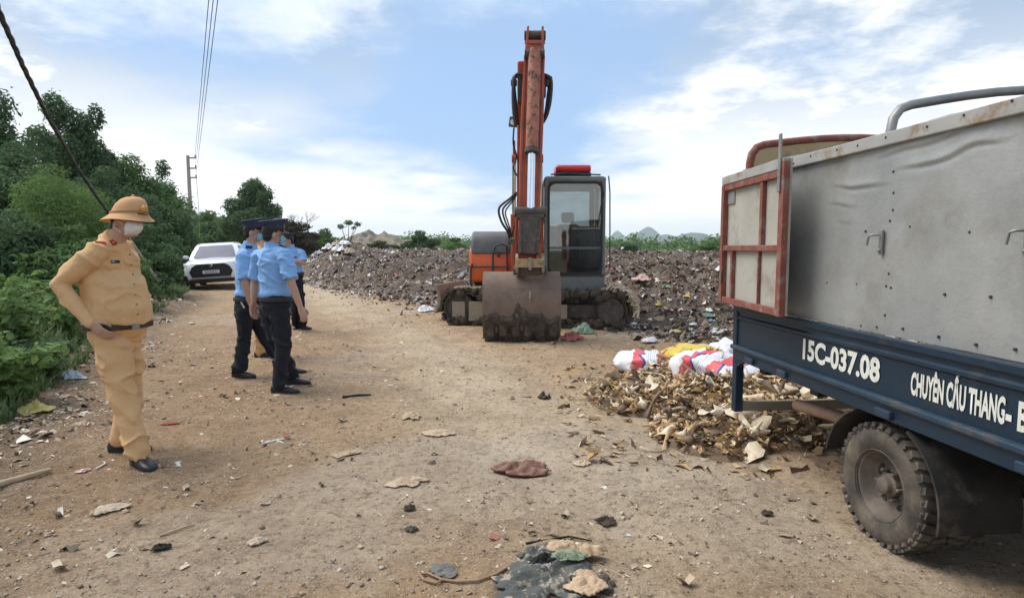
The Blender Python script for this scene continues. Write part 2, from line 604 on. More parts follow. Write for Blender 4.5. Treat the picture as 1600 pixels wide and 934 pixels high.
def shards(rng_, X, Y, Z, size, flat, cols, asp=(.35, 1.0), nrm=None):
    """many little bent plates: 3 x 2 vertex grid each, own vertices"""
    n = len(X)
    gx = np.array([-1, 0, 1, -1, 0, 1.]); gy = np.array([-1, -1, -1, 1, 1, 1.])
    a = rng_.uniform(asp[0], asp[1], n)
    px = gx[None] * (1 + rng_.normal(0, .25, (n, 6))); py = gy[None] * a[:, None] * (1 + rng_.normal(0, .35, (n, 6)))
    pz = rng_.normal(0, .24, (n, 6)) + (gx[None] ** 2) * rng_.normal(0, .45, n)[:, None]
    pts = np.stack([px, py, pz], -1) * (size * .5)[:, None, None]
    yaw = rng_.uniform(0, 2 * np.pi, n); tilt = rng_.normal(0, flat, n)
    c, s = np.cos(tilt)[:, None], np.sin(tilt)[:, None]
    y2, z2 = pts[..., 1] * c - pts[..., 2] * s, pts[..., 1] * s + pts[..., 2] * c
    c, s = np.cos(yaw)[:, None], np.sin(yaw)[:, None]
    x3, y3 = pts[..., 0] * c - y2 * s, pts[..., 0] * s + y2 * c
    if nrm is not None:
        z2 = z2 + x3 * nrm[:, :1] + y3 * nrm[:, 1:]
    V = np.stack([x3 + X[:, None], y3 + Y[:, None], z2 + Z[:, None]], -1).reshape(-1, 3)
    b = np.arange(n)[:, None] * 6
    Fq = np.concatenate([b + np.array([0, 1, 4, 3]), b + np.array([1, 2, 5, 4])], 0)
    return V, Fq, np.repeat(cols, 6, 0)


def make_heap_litter():
    g = np.random.default_rng(11)
    n = 170000
    # denser where nearer
    t = g.uniform(0, 1, n)
    y = 7.5 * (46 / 7.5) ** (t ** .85)
    x = g.uniform(-.60, .95, n) * y
    toe = np.interp(x, [q[0] for q in TOE], [q[1] for q in TOE])
    ok = (y > toe - .9 - g.exponential(.5, n)) & (y < 46)
    x, y = x[ok], y[ok]
    z = np.maximum(heap_z(x, y), gz(x, y))
    e = .15
    nr = -np.stack([z * 0, z * 0], -1)
    nr[:, 0] = (np.maximum(heap_z(x + e, y), gz(x + e, y)) - z) / e; nr[:, 1] = (np.maximum(heap_z(x, y + e), gz(x, y + e)) - z) / e
    nr = np.clip(nr, -.8, .8)
    size = np.clip(g.lognormal(-3.35, .50, len(x)), .015, .15) * (1 + y * .025)
    pi = g.choice(len(PALETTE), len(x), p=PAL_W / PAL_W.sum())
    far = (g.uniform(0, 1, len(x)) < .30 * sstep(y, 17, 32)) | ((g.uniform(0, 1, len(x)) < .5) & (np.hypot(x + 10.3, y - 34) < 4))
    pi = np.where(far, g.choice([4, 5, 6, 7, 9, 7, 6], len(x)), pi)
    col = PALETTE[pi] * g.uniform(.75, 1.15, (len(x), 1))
    big = g.uniform(0, 1, len(x)) < .014
    size = np.where(big, np.minimum(size * g.uniform(1.8, 3.0, len(x)), .12 + y * .006), size)
    V, Fq, C = shards(g, x, y, z + size * .12 - .01, size, .85, col, nrm=nr)
    me = np_mesh('rubbish', V, Fq, mat('loose_rubbish', (1, 1, 1), (.13, .10, .075), scale=9, rough=.75, attr=True), C)
    tag(link('rubbish', me), 'dense mixed household rubbish strewn over the mound', 'rubbish', kind='stuff')


make_heap_litter()


def make_ground_litter():
    g = np.random.default_rng(23)
    n = 60000
    t = g.uniform(0, 1, n)
    y = 1.7 * (28 / 1.7) ** t
    x = g.uniform(-.95, .95, n) * y
    s = verge_x(y) - x
    toe = np.interp(x, [q[0] for q in TOE], [q[1] for q in TOE])
    dens = .20 + .20 * sstep(-x, -.5, 2.0) + .85 * np.exp(-((s - .1) / .95) ** 2) + .30 * sstep(s, -2.6, -.6) + .8 * sstep(y - toe, -2.2, -.3)
    dens *= np.clip(.55 + 1.1 * fbm(x * .8, y * .8, 0, 3, 61), .12, 1.6)
    truck = (x > 2.0) & (y < 4.9)
    ok = (g.uniform(0, 1, n) < dens) & (s < 1.3) & (y < toe + .3) & ~(truck & (g.uniform(0, 1, n) < .75))
    x, y, s = x[ok], y[ok], s[ok]
    z = gz(x, y)
    size = np.clip(g.lognormal(-3.95, .55, len(x)), .008, .075) * (1 + .9 * sstep(s, -1.0, .3)) * (.85 + y * .03)
    pal = np.array([(.55, .46, .34), (.66, .57, .44), (.42, .32, .22), (.20, .14, .09), (.10, .075, .05), (.70, .66, .58), (.30, .22, .15), (.36, .12, .09), (.40, .48, .55), (.075, .06, .05)])
    w = np.array([.19, .11, .17, .17, .10, .06, .16, .008, .010, .05])
    col = pal[g.choice(len(pal), len(x), p=w / w.sum())] * g.uniform(.75, 1.15, (len(x), 1))
    V, Fq, C = shards(g, x, y, z + size * .08, size, .16, col, asp=(.15, .9))
    me = np_mesh('ground_litter', V, Fq, mat('dry_litter', (1, 1, 1), (.22, .16, .10), scale=14, rough=.85, attr=True), C)
    tag(link('ground_litter', me), 'dry scraps, chips and leaf litter strewn over the dirt', 'litter', kind='stuff')
    # pebbles and clods
    n = 12000
    t = g.uniform(0, 1, n); y = 1.7 * (16 / 1.7) ** t; x = g.uniform(-.95, .95, n) * y
    ok = (x > verge_x(y) - .6) & (np.clip(.5 + fbm(x * .9, y * .9, 0, 3, 71), 0, 1) > g.uniform(0, 1, n))
    x, y = x[ok], y[ok]; n = len(x)
    r = np.clip(g.lognormal(-5.45, .55, n), .003, .020)
    base = np.array([(1, 0, 0), (-1, 0, 0), (0, 1, 0), (0, -1, 0), (0, 0, .8), (0, 0, -.8)], float)
    pts = base[None] * r[:, None, None] * g.uniform(.6, 1.3, (n, 6, 1)) + g.normal(0, .15, (n, 6, 3)) * r[:, None, None]
    a = g.uniform(0, 6.28, n); c, q = np.cos(a)[:, None], np.sin(a)[:, None]
    px, py = pts[..., 0] * c - pts[..., 1] * q, pts[..., 0] * q + pts[..., 1] * c
    V = np.stack([px + x[:, None], py + y[:, None], pts[..., 2] + (gz(x, y) + r * .25)[:, None]], -1).reshape(-1, 3)
    tri = np.array([(0, 2, 4), (2, 1, 4), (1, 3, 4), (3, 0, 4), (2, 0, 5), (1, 2, 5), (3, 1, 5), (0, 3, 5)])
    Fq = (np.arange(n)[:, None, None] * 6 + tri[None]).reshape(-1, 3)
    pal = np.array([(.40, .32, .24), (.30, .22, .15), (.52, .46, .38), (.19, .14, .10)])
    C = np.repeat(pal[g.integers(0, 4, n)] * g.uniform(.8, 1.15, (n, 1)), 6, 0)
    me = np_mesh('pebbles', V, Fq, mat('pebble', (1, 1, 1), (.3, .24, .18), scale=20, rough=.9, attr=True), C)
    tag(link('pebbles', me), 'small stones and clods lying on the dirt track', 'pebbles', kind='stuff')


make_ground_litter()


def make_hills():
    spec = [(1012, 353, 4600, 26), (990, 363, 4500, 26), (965, 359, 4800, 18), (1040, 365, 4400, 40), (1085, 363, 3300, 55), (1140, 366, 4000, 70),
            (920, 368, 4300, 60), (1200, 364, 4200, 80), (1300, 366, 4200, 120), (625, 366, 4500, 22), (590, 372, 4400, 60), (700, 374, 4600, 90), (800, 374, 4700, 90), (420, 372, 4300, 120), (100, 366, 4200, 200)]
    xs = np.linspace(-5600, 5600, 420); ys = np.linspace(2300, 5900, 90)

    def Z(X, Y):
        z = np.full(X.shape, -3.0)
        for u, v, d, w in spec:
            p = P(u, v, d); sx = w * d / F
            h = p.z * np.exp(-(np.abs((X - p.x) / sx) ** 1.7 + np.abs((Y - d) / (sx * .9 + 180)) ** 1.7))
            z = np.maximum(z, h - 3)
        return z + np.clip(z, 0, 60) * .10 * fbm(X / 90, Y / 90, 0, 4, 6)
    V, Fq = grid_mesh(xs, ys, Z)
    me = np_mesh('hills', V, Fq, mat('hill_forest', (.045, .070, .035), (.08, .10, .055), scale=.02, rough=1, bump=0), smooth=True)
    tag(link('hills', me), kind='structure', label='far wooded limestone hills on the horizon')
    # bare quarried ridge behind the mound
    p = P(585, 372, 190)
    xs = np.linspace(p.x - 34, p.x + 46, 170); ys = np.linspace(150, 235, 100)

    def Z2(X, Y):
        us = X / Y * F + CX
        top = np.interp(us, [500, 535, 550, 566, 578, 590, 602, 612, 628, 645, 670, 700], [384, 374, 366, 362, 356, 361, 357, 364, 369, 374, 380, 386])
        h = (CAMZ + (HZ - top) * 190 / F)
        dep = np.exp(-((Y - 192) / 22) ** 2)
        return h * dep * (1 + .10 * fbm(X / 6, Y / 6, 0, 4, 2)) - 1.6 * np.abs(fbm(X / 3.4, Y / 9, 0, 4, 5)) * dep - .5
    V, Fq = grid_mesh(xs, ys, Z2)
    me = np_mesh('rocky_ridge', V, Fq, mat('bare_rock', (.25, .20, .15), (.10, .10, .06), scale=.16, rough=1, bump=.8, bscale=.6), smooth=False)
    tag(link('rocky_ridge', me), kind='structure', label='low bare brown rocky ridge beyond the mound')


make_hills()


def make_haze():
    m = bpy.data.materials.new('haze_air'); m.use_nodes = True
    nt = m.node_tree; nt.nodes.clear()
    o = nt.nodes.new('ShaderNodeOutputMaterial'); v = nt.nodes.new('ShaderNodeVolumePrincipled')
    v.inputs['Color'].default_value = (.72, .83, .95, 1); v.inputs['Density'].default_value = .00016
    v.inputs['Anisotropy'].default_value = .2
    nt.links.new(v.outputs[0], o.inputs['Volume'])
    b = MB().box(-6900, 6900, -420, 6950, -5, 240)
    tag(b.build('haze', m), 'thin bluish haze over the distant fields and hills', 'haze', kind='stuff')


make_haze()
# ---------------------------------------------------------------- trees, bushes, grass
LEAF_MATS = {
    'dark': ((.068, .118, .055), (.135, .215, .098)),
    'mid': ((.085, .150, .052), (.165, .265, .092)),
    'light': ((.12, .20, .060), (.21, .32, .11)),
    'olive': ((.060, .075, .035), (.11, .125, .06)),
    'dry': ((.065, .052, .036), (.12, .10, .07)),
}


def leaf_mesh(name, g, C, Rr, n, size, pal, asp=.45, up=.5, shell=.35, curl=.15, droop=0.0, shape='leaf'):
    """C (k,3) clump centres, Rr (k,3) clump radii: n leaves shared out among clumps"""
    C, Rr = np.asarray(C, float), np.asarray(Rr, float)
    w = (Rr.prod(1)) ** .67; w /= w.sum()
    k = g.choice(len(C), n, p=w)
    d = g.normal(0, 1, (n, 3)); d /= np.linalg.norm(d, axis=1)[:, None]
    rr = g.uniform(shell, 1, n) ** .6 * (1 + g.normal(0, .10, n))
    pos = C[k] + d * rr[:, None] * Rr[k]
    nrm = d * .7 + np.array((0, 0, up)) + g.normal(0, .55, (n, 3)); nrm /= np.linalg.norm(nrm, axis=1)[:, None]
    t = g.normal(0, 1, (n, 3)) + np.array((0, 0, -droop)); t -= nrm * (t * nrm).sum(1)[:, None]; t /= np.linalg.norm(t, axis=1)[:, None]
    b = np.cross(nrm, t)
    s = size * g.uniform(.55, 1.35, n)
    # six-vertex leaf: base, two shoulders, two upper, tip -> 2 quads folded along the midrib
    L = np.array([(-1, 0), (-.25, 1), (.45, .72), (1, 0), (.45, -.72), (-.25, -1)])
    if shape == 'blade': L = np.array([(-1, .25), (-.25, .6), (.45, .4), (1, 0), (.45, -.4), (-.25, -.6)])
    P3 = pos[:, None] + t[:, None] * (L[None, :, :1] * s[:, None, None] * .5) + b[:, None] * (L[None, :, 1:] * s[:, None, None] * .5 * asp) \
        + nrm[:, None] * (np.abs(L[None, :, 1:]) * s[:, None, None] * curl)
    V = P3.reshape(-1, 3)
    q = np.arange(n)[:, None] * 6
    Fq = np.concatenate([q + np.array([0, 3, 2, 1]), q + np.array([0, 5, 4, 3])], 0)
    c0, c1 = np.array(LEAF_MATS[pal][0]), np.array(LEAF_MATS[pal][1])
    ck = g.uniform(0, 1, len(C))[k] * .55 + g.uniform(0, 1, n) * .45
    col = c0 + (c1 - c0) * ck[:, None]
    yel = g.uniform(0, 1, n) < .03
    col[yel] = col[yel] * .6 + np.array((.10, .085, .02))
    return np_mesh(name, V, Fq, mat('foliage', (1, 1, 1), None, attr=True, rough=.75, spec=.15, trans=.35), np.repeat(col, 6, 0))


def tree_parts(root, g, h, w, depth, nleaf, size, pal, crown_lo=.25, nclump=26, trunk_r=.1, lean=0.0, clump=.34, **kw):
    """trunk with limbs and a crown of leaf clumps in local coordinates around the root"""
    C, Rr = [], []
    cz, rz = h * (1 + crown_lo) / 2, h * (1 - crown_lo) / 2
    for i in range(nclump):
        d = g.normal(0, 1, 3); d /= np.linalg.norm(d)
        r = g.uniform(.25, .86)
        zz = cz + d[2] * r * rz
        taper = 1.0 if d[2] < .2 else 1 - .35 * d[2]
        C.append((d[0] * r * w / 2 * taper + lean * zz / h, d[1] * r * depth / 2 * taper, zz))
        q = clump * g.uniform(.55, 1.15)
        Rr.append((w / 2 * q * 1.15, depth / 2 * q * 1.15, rz * q * .85))
    C.append((lean, 0, h * .93)); Rr.append((w * .12, depth * .12, h * .09))
    link('crown', leaf_mesh('crown', g, C, Rr, nleaf, size, pal, **kw), root)
    m = MB()
    top = Vector((lean * .8, 0, h * .78))
    pts = [Vector((0, 0, -.15)), Vector((lean * .2 + g.normal(0, .02) * h, g.normal(0, .02) * h, h * .3)), Vector((lean * .5, g.normal(0, .03) * h, h * .55)), top]
    m.tube(pts, [trunk_r * 1.25, trunk_r, trunk_r * .7, trunk_r * .25], 8)
    for i in range(min(12, nclump)):
        c = Vector(C[i]); a = pts[1].lerp(pts[2], g.uniform(0, 1))
        mid = a.lerp(c, .5) + Vector((0, 0, -.04 * h))
        m.tube([a, mid, c], [trunk_r * .5, trunk_r * .32, trunk_r * .1], 6)
    m.build('trunk', mat('bark', (.085, .066, .05), (.16, .13, .10), scale=8, rough=.95, bump=.6, bscale=25), root, smooth=60, world=False)


def plant_at(u, d, name, label, cat, h=None, top=None, wpx=None, seed=1, pal='dark', n=6000, size=.2, group=None, z0=None, **kw):
    x = (u - CX) / F * d
    z = float(gz(x, d)) if z0 is None else z0
    if h is None: h = P(u, top, d).z - z
    w = wpx * 1.3 * d / F
    root = thing(name, label, cat, (x, d, z), 0, group)
    tree_parts(root, np.random.default_rng(seed), h, w, min(w, h * 1.3), int(n * 1.5), size * .82, pal, **kw)
    return root


WOOD = 'trees of the roadside wood'
# tall trees of the wood on the left
plant_at(8, 23, 'broadleaf_tree', 'tall dark tree cut by the left edge of the picture', 'tree', top=150, wpx=130, seed=1, pal='dark', n=11000, size=.20, crown_lo=.12, group=WOOD)
plant_at(100, 30, 'broadleaf_tree', 'tallest dark tree of the left wood with two rounded tops', 'tree', top=146, wpx=112, seed=2, pal='dark', n=11000, size=.23, crown_lo=.15, nclump=30, clump=.3, group=WOOD)
plant_at(163, 31, 'broadleaf_tree', 'tall dark tree just right of the tallest one in the left wood', 'tree', top=166, wpx=80, seed=3, pal='dark', n=9000, size=.23, crown_lo=.15, clump=.3, group=WOOD)
plant_at(215, 33, 'broadleaf_tree', 'mid green tree above the tan officer\'s helmet', 'tree', top=243, wpx=110, seed=4, pal='mid', n=10000, size=.22, crown_lo=.1, group=WOOD)
plant_at(262, 36, 'broadleaf_tree', 'dark tree at the right end of the left wood, beside the utility pole', 'tree', top=252, wpx=70, seed=5, pal='dark', n=9000, size=.24, crown_lo=.1, group=WOOD)
plant_at(40, 19, 'broadleaf_tree', 'low dark tree filling the wood below the left edge tree', 'tree', top=225, wpx=150, seed=6, pal='dark', n=11000, size=.17, crown_lo=.05, group=WOOD)
plant_at(175, 24, 'broadleaf_tree', 'dense dark tree behind the tan officer\'s helmet', 'tree', top=262, wpx=130, seed=7, pal='dark', n=11000, size=.18, crown_lo=.05, group=WOOD)
plant_at(235, 27, 'broadleaf_tree', 'dark low tree between the tan officer and the white car', 'tree', top=305, wpx=110, seed=8, pal='dark', n=10000, size=.19, crown_lo=.03, group=WOOD)
plant_at(92, 15.5, 'feathery_tree', 'light green feathery small tree left of the tan officer', 'tree', top=258, wpx=150, seed=9, pal='light', n=14000, size=.15, crown_lo=.1, nclump=34, asp=.28, droop=.8, shape='blade', up=.9, trunk_r=.05)
# bushes along the verge
plant_at(22, 12.5, 'roadside_bush', 'dark bush at the far left under the feathery tree', 'bush', top=330, wpx=170, seed=21, pal='dark', n=9000, size=.12, crown_lo=.02, trunk_r=.03)
plant_at(120, 13, 'roadside_bush', 'green bush directly behind the tan officer\'s shoulder', 'bush', top=352, wpx=130, seed=22, pal='mid', n=8000, size=.12, crown_lo=.02, trunk_r=.03)
plant_at(232, 17.5, 'roadside_bush', 'dark green bush right of the tan officer\'s mask', 'bush', top=352, wpx=95, seed=23, pal='dark', n=8000, size=.13, crown_lo=.02, trunk_r=.03)
plant_at(262, 22, 'roadside_bush', 'dark bush at the verge left of the car\'s mirror', 'bush', top=350, wpx=70, seed=24, pal='dark', n=6500, size=.15, crown_lo=.02, trunk_r=.03)
plant_at(292, 33, 'roadside_bush', 'low bush at the foot of the utility pole', 'bush', top=352, wpx=60, seed=25, pal='mid', n=5000, size=.2, crown_lo=.02, trunk_r=.03)
plant_at(195, 13.2, 'roadside_bush', 'low leafy bush at the road edge behind the tan officer\'s chest', 'bush', top=395, wpx=100, seed=26, pal='mid', n=6000, size=.10, crown_lo=.02, trunk_r=.02)
# trees around the far bend
plant_at(404, 55, 'broadleaf_tree', 'lone round dark tree behind the blue officers\' caps', 'tree', top=281, wpx=88, seed=31, pal='dark', n=12000, size=.36, crown_lo=.08, nclump=36, clump=.28)
plant_at(330, 80, 'broadleaf_tree', 'low green tree at the bend above the white car', 'tree', top=330, wpx=75, seed=32, pal='mid', n=6000, size=.5, crown_lo=.03)
plant_at(365, 92, 'broadleaf_tree', 'hazy low tree left of the lone round tree', 'tree', top=338, wpx=55, seed=33, pal='mid', n=5000, size=.5, crown_lo=.03)
plant_at(455, 60, 'thicket', 'brown dry thicket right of the blue officers\' caps', 'bush', top=345, wpx=85, seed=34, pal='dry', n=7000, size=.34, crown_lo=.02, trunk_r=.06)
plant_at(508, 66, 'broadleaf_tree', 'round green bush above the white rubbish bags', 'bush', top=358, wpx=60, seed=35, pal='mid', n=5000, size=.36, crown_lo=.02, trunk_r=.06)
plant_at(657, 54, 'round_bush', 'round dark bush standing left of the excavator', 'bush', top=361, wpx=56, seed=36, pal='dark', n=7000, size=.26, crown_lo=.02, trunk_r=.06)
plant_at(712, 58, 'round_bush', 'low green bush next to the excavator\'s orange cover', 'bush', top=372, wpx=60, seed=37, pal='mid', n=5000, size=.28, crown_lo=.02, trunk_r=.05)
plant_at(594, 58, 'round_bush', 'low olive bush below the bare rocky ridge', 'bush', top=377, wpx=70, seed=38, pal='olive', n=4500, size=.28, crown_lo=.02, trunk_r=.05)
plant_at(975, 64, 'round_bush', 'dark low bush just right of the excavator cab', 'bush', top=381, wpx=46, seed=39, pal='dark', n=4000, size=.28, crown_lo=.02, trunk_r=.05)
plant_at(1110, 66, 'round_bush', 'green low bush left of the truck\'s open door', 'bush', top=379, wpx=60, seed=40, pal='mid', n=4000, size=.28, crown_lo=.02, trunk_r=.05)


def thin_tree(u, d, top, seed, label, tufts):
    x = (u - CX) / F * d
    root = thing('thin_tree', label, 'tree', (x, d, 0), 0)
    g = np.random.default_rng(seed)
    m = MB(); C, Rr = [], []
    for du, v, r in tufts:
        p = P(u + du, v, d) - Vector((x, d, 0)); C.append(tuple(p)); q = r * d / F; Rr.append((q, q, q * .6))
        m.tube([(0, 0, -.2), (p.x * .35, 0, p.z * .5), tuple(p)], [.16, .11, .05], 6)
    link('crown', leaf_mesh('crown', g, C, Rr, 420, .55, 'dark', shell=.1), root)
    m.build('trunk', MATS['bark'], root, smooth=60, world=False)


thin_tree(545, 150, 343, 51, 'thin spindly tree with small tufts on the rocky ridge', [(-12, 354, 6), (0, 348, 7), (14, 350, 6), (8, 356, 4)])


def bare_tree():
    d = 62; x = (468 - CX) / F * d
    root = thing('bare_tree', 'small leafless tree behind the rubbish bags', 'tree', (x, d, 0))
    m = MB(); r = random.Random(4)

    def br(p, dr, l, rad, k):
        q = p + dr * l
        m.tube([p, p.lerp(q, .5) + Vector((r.uniform(-.1, .1), 0, .05)), q], [rad, rad * .8, rad * .6], 5)
        if k:
            for _ in range(3):
                nd = (dr + Vector((r.uniform(-.8, .8), r.uniform(-.6, .6), r.uniform(-.1, .5)))).normalized()
                br(q, nd, l * r.uniform(.55, .8), rad * .6, k - 1)
    br(Vector((0, 0, -.2)), Vector((.02, 0, 1)), 2.2, .09, 4)
    m.build('trunk', MATS['bark'], root, smooth=60, world=False)


bare_tree()


def far_wood():
    g = np.random.default_rng(77)
    C, Rr = [], []
    for i in range(900):
        d = g.uniform(90, 420)
        x = g.uniform(-.48, 1.1) * d
        n = float(fbm(x * .02, d * .012, 0, 3, 14))
        if n < -.12: continue
        u = x / d * F + CX
        if 470 < u < 640 and d < 240: continue
        h = g.uniform(1.6, 4.2) * (1 + d / 300) * (.7 + .6 * (n + .2))
        w = h * g.uniform(.6, 1.3)
        for _ in range(3):
            C.append((x + g.normal(0, w * .4), d + g.normal(0, w * .4), h * g.uniform(.3, .75))); Rr.append((w * .5, w * .5, h * .35))
    for i in range(400):                       # hedge lines of the far plain
        d = g.choice([520, 700, 950, 1400]) + g.normal(0, 12); x = g.uniform(-.5, 1.0) * d
        h = g.uniform(5, 10); C.append((x, d, h * .4)); Rr.append((h * 1.4, h, h * .6))
    for i in range(420):
        u = g.uniform(255, 540); d = g.uniform(85, 135)
        v = np.interp(u, [255, 330, 375, 440, 490, 540], [322, 334, 344, 350, 366, 378]) + abs(g.normal(0, 14))
        p = P(u, min(v, 384), d); h = max(p.z, 1.2); C.append((p.x, d, h * .72)); Rr.append((h * .28 + .5, 1.4, h * .30))
        C.append((p.x, d, h * .3)); Rr.append((h * .3 + .6, 1.4, h * .32))
    me = leaf_mesh('distant_woodland', g, C, Rr, 120000, 1.0, 'mid', asp=.8)
    tag(link('distant_woodland', me), 'hazy scrub and tree rows across the distant plain', 'woodland', kind='stuff')


far_wood()


def shrub_near(x, y, h, w, seed, label, pal='mid', nst=14, leaf=.11):
    """broad-leaved weed shrub: stems with big leaves"""
    g = np.random.default_rng(seed)
    z = float(gz(x, y))
    root = thing('leafy_shrub', label, 'shrub', (x, y, z), 0, 'weed shrubs along the verge')
    m = MB(); C, Rr = [], []
    for i in range(nst):
        a = g.uniform(0, 6.28); r = w / 2 * g.uniform(.2, 1)
        hh = h * g.uniform(.55, 1)
        tip = Vector((math.cos(a) * r, math.sin(a) * r, hh)); mid = tip * .5 + Vector((0, 0, hh * .12))
        m.tube([(tip.x * .1, tip.y * .1, -.05), tuple(mid), tuple(tip)], [.009, .007, .003], 5)
        for t in np.linspace(.25, 1, 6):
            p = mid.lerp(tip, (t - .5) * 2) if t > .5 else Vector((tip.x * .1, tip.y * .1, 0)).lerp(mid, t * 2)
            C.append(tuple(p)); Rr.append((.13, .13, .07))
    m.build('stems', mat('green_stem', (.07, .09, .03), (.11, .10, .05), rough=.7), root, smooth=60, world=False)
    link('foliage', leaf_mesh('foliage', g, C, Rr, nst * 6 * 11, leaf, pal, asp=.55, up=1.2, shell=.05, curl=.07), root)


for i, (u, v, h, w, pal, lab) in enumerate([
        (8, 640, .62, .9, 'light', 'leafy weed shrub in the lower left corner of the greenery'),
        (62, 604, .40, .75, 'dark', 'low dark weed shrub beside the grey plastic on the verge'),
        (20, 572, .95, 1.1, 'light', 'broad-leaved shrub at the left edge behind the yellow bag'),
        (92, 545, .75, .9, 'light', 'broad-leaved shrub left of the tan officer\'s hand'),
        (30, 535, 1.15, 1.2, 'light', 'bright broad-leaved shrub at the left edge below the wood'),
        (115, 512, .8, .9, 'mid', 'leafy shrub behind the tan officer\'s elbow'),
        (60, 505, 1.25, 1.3, 'mid', 'dark tall weed shrub between the left edge and the officer\'s elbow'),
        (235, 470, .75, 1.3, 'dark', 'dark verge shrub right of the tan officer\'s belly'),
        (262, 452, .8, 1.6, 'mid', 'verge shrub nearest the white car'),
        (-40, 600, .95, 1.2, 'mid', 'weed shrub cut by the left edge of the picture')]):
    p = G(u, v)
    shrub_near(p.x, p.y, h, w, 100 + i, lab, pal, nst=int(12 + w * 6), leaf=.095 if p.y < 9 else .13)


def make_grass():
    g = np.random.default_rng(5)
    n = 34000
    t = g.uniform(0, 1, n); y = 4.0 * (30 / 4.0) ** t
    s = np.abs(g.normal(0, 1.5, n)) + .1
    x = verge_x(y) - s
    ok = fbm(x * .7, y * .7, 0, 3, 19) > -.25
    x, y, s = x[ok], y[ok], s[ok]; n = len(x)
    z = gz(x, y)
    L = g.uniform(.12, .5, n) * (.5 + .7 * sstep(s, .2, 1.4))
    a = g.uniform(0, 6.28, n); bend = g.uniform(.15, .75, n); wd = g.uniform(.004, .009, n) * (1 + y * .08)
    dx, dy = np.cos(a), np.sin(a)
    V = np.zeros((n, 6, 3))
    for i, (tt, ww) in enumerate(((0, 1), (.55, .8), (1, .1))):
        px, py = x + dx * bend * L * tt ** 2, y + dy * bend * L * tt ** 2
        pz = z + L * tt * (1 - .35 * bend * tt) - .02
        V[:, i * 2] = np.stack([px - dy * wd * ww, py + dx * wd * ww, pz], -1)
        V[:, i * 2 + 1] = np.stack([px + dy * wd * ww, py - dx * wd * ww, pz], -1)
    q = np.arange(n)[:, None] * 6
    Fq = np.concatenate([q + np.array([0, 1, 3, 2]), q + np.array([2, 3, 5, 4])], 0)
    pal = np.array([(.10, .17, .05), (.14, .22, .07), (.19, .24, .09), (.26, .22, .12)])
    C = np.repeat(pal[g.choice(4, n, p=[.4, .3, .2, .1])] * g.uniform(.8, 1.2, (n, 1)), 6, 0)
    me = np_mesh('grass', V.reshape(-1, 3), Fq, mat('grass_blade', (1, 1, 1), None, attr=True, rough=.6, trans=.3), C)
    tag(link('grass', me), 'green grass and weeds along the left verge', 'grass', kind='stuff')


make_grass()
# ---------------------------------------------------------------- the blue truck on the right
NAVY = mat('navy_paint', (.0040, .0185, .037), (.0065, .025, .046), scale=5, rough=.42, dirt=(.045, .04, .035), dscale=4, dcut=(.55, .85), bump=.08, bscale=60)
RAIL = mat('lighter_blue_paint', (.014, .034, .060), (.024, .048, .074), scale=9, rough=.45, dirt=(.07, .06, .05), dscale=9)  # lower rail and hinges, a lighter blue than the boards
BLACK = mat('black_steel', (.012, .012, .012), (.03, .027, .024), scale=8, rough=.7, dirt=(.09, .075, .06), dscale=6)
SHEET = mat('galvanised_sheet', (.28, .29, .285), (.38, .38, .36), scale=2.6, rough=.5, metal=.25, dirt=(.20, .18, .145), dscale=2.3, dcut=(.48, .78), bump=.16, bscale=34)
REDFR = mat('red_oxide_frame', (.17, .042, .028), (.24, .075, .05), scale=9, rough=.75, dirt=(.22, .17, .14), dscale=12, dcut=(.50, .66), bump=.2, bscale=50)
PLY = mat('weathered_board', (.34, .32, .27), (.42, .40, .35), scale=3, rough=.85, dirt=(.20, .16, .11), dscale=3.5, dcut=(.53, .78), bump=.15, bscale=30)
PLYY = mat('yellow_board', (.40, .28, .14), (.48, .36, .20), scale=4, rough=.8, dirt=(.22, .15, .09), dscale=5)
GREYST = mat('grey_steel', (.22, .22, .215), (.32, .31, .29), scale=9, rough=.5, metal=.5, dirt=(.2, .14, .09), dscale=12, dcut=(.58, .72))
RUBBER = mat('tyre_rubber', (.035, .031, .027), (.065, .055, .045), scale=10, rough=.85, dirt=(.17, .135, .10), dscale=7, dcut=(.40, .72), bump=.2, bscale=70)
RIM = mat('dusty_rim', (.085, .070, .056), (.15, .12, .095), scale=8, rough=.8, dirt=(.20, .16, .12), dscale=7, bump=.2, bscale=50)
WHITEP = mat('white_lettering', (.72, .73, .68), (.60, .60, .52), scale=20, rough=.6, dirt=(.35, .32, .22), dscale=22, dcut=(.56, .75))

ax = Vector((-math.sin(.0871), math.cos(.0871), 0))
pp = Vector((ax.y, -ax.x, 0))
TR = thing('flatbed_truck', 'navy blue stake-side truck with grey sheet metal sides and white lettering', 'truck', pp * 1.9945 + ax * 4.234 + Vector((0, 0, .027)), math.atan2(-ax.x, ax.y))
TW, TLN = 1.80, 3.25


def B(m, name, mt, parent=TR, **k):
    return m.build(name, mt, parent, world=False, **k)


# bed and chassis
B(MB().box(.05, TW - .05, -TLN, -.06, .665, .70), 'bed_floor', BLACK)
for x in (.48, 1.30):
    B(MB().box(x, x + .09, -5.0, -.10, .42, .56), 'chassis_rail', BLACK, bevel=.006)
for y in (-.35, -.95, -2.4, -3.0):
    B(MB().box(.06, TW - .06, y - .04, y + .04, .565, .66), 'cross_member', BLACK)


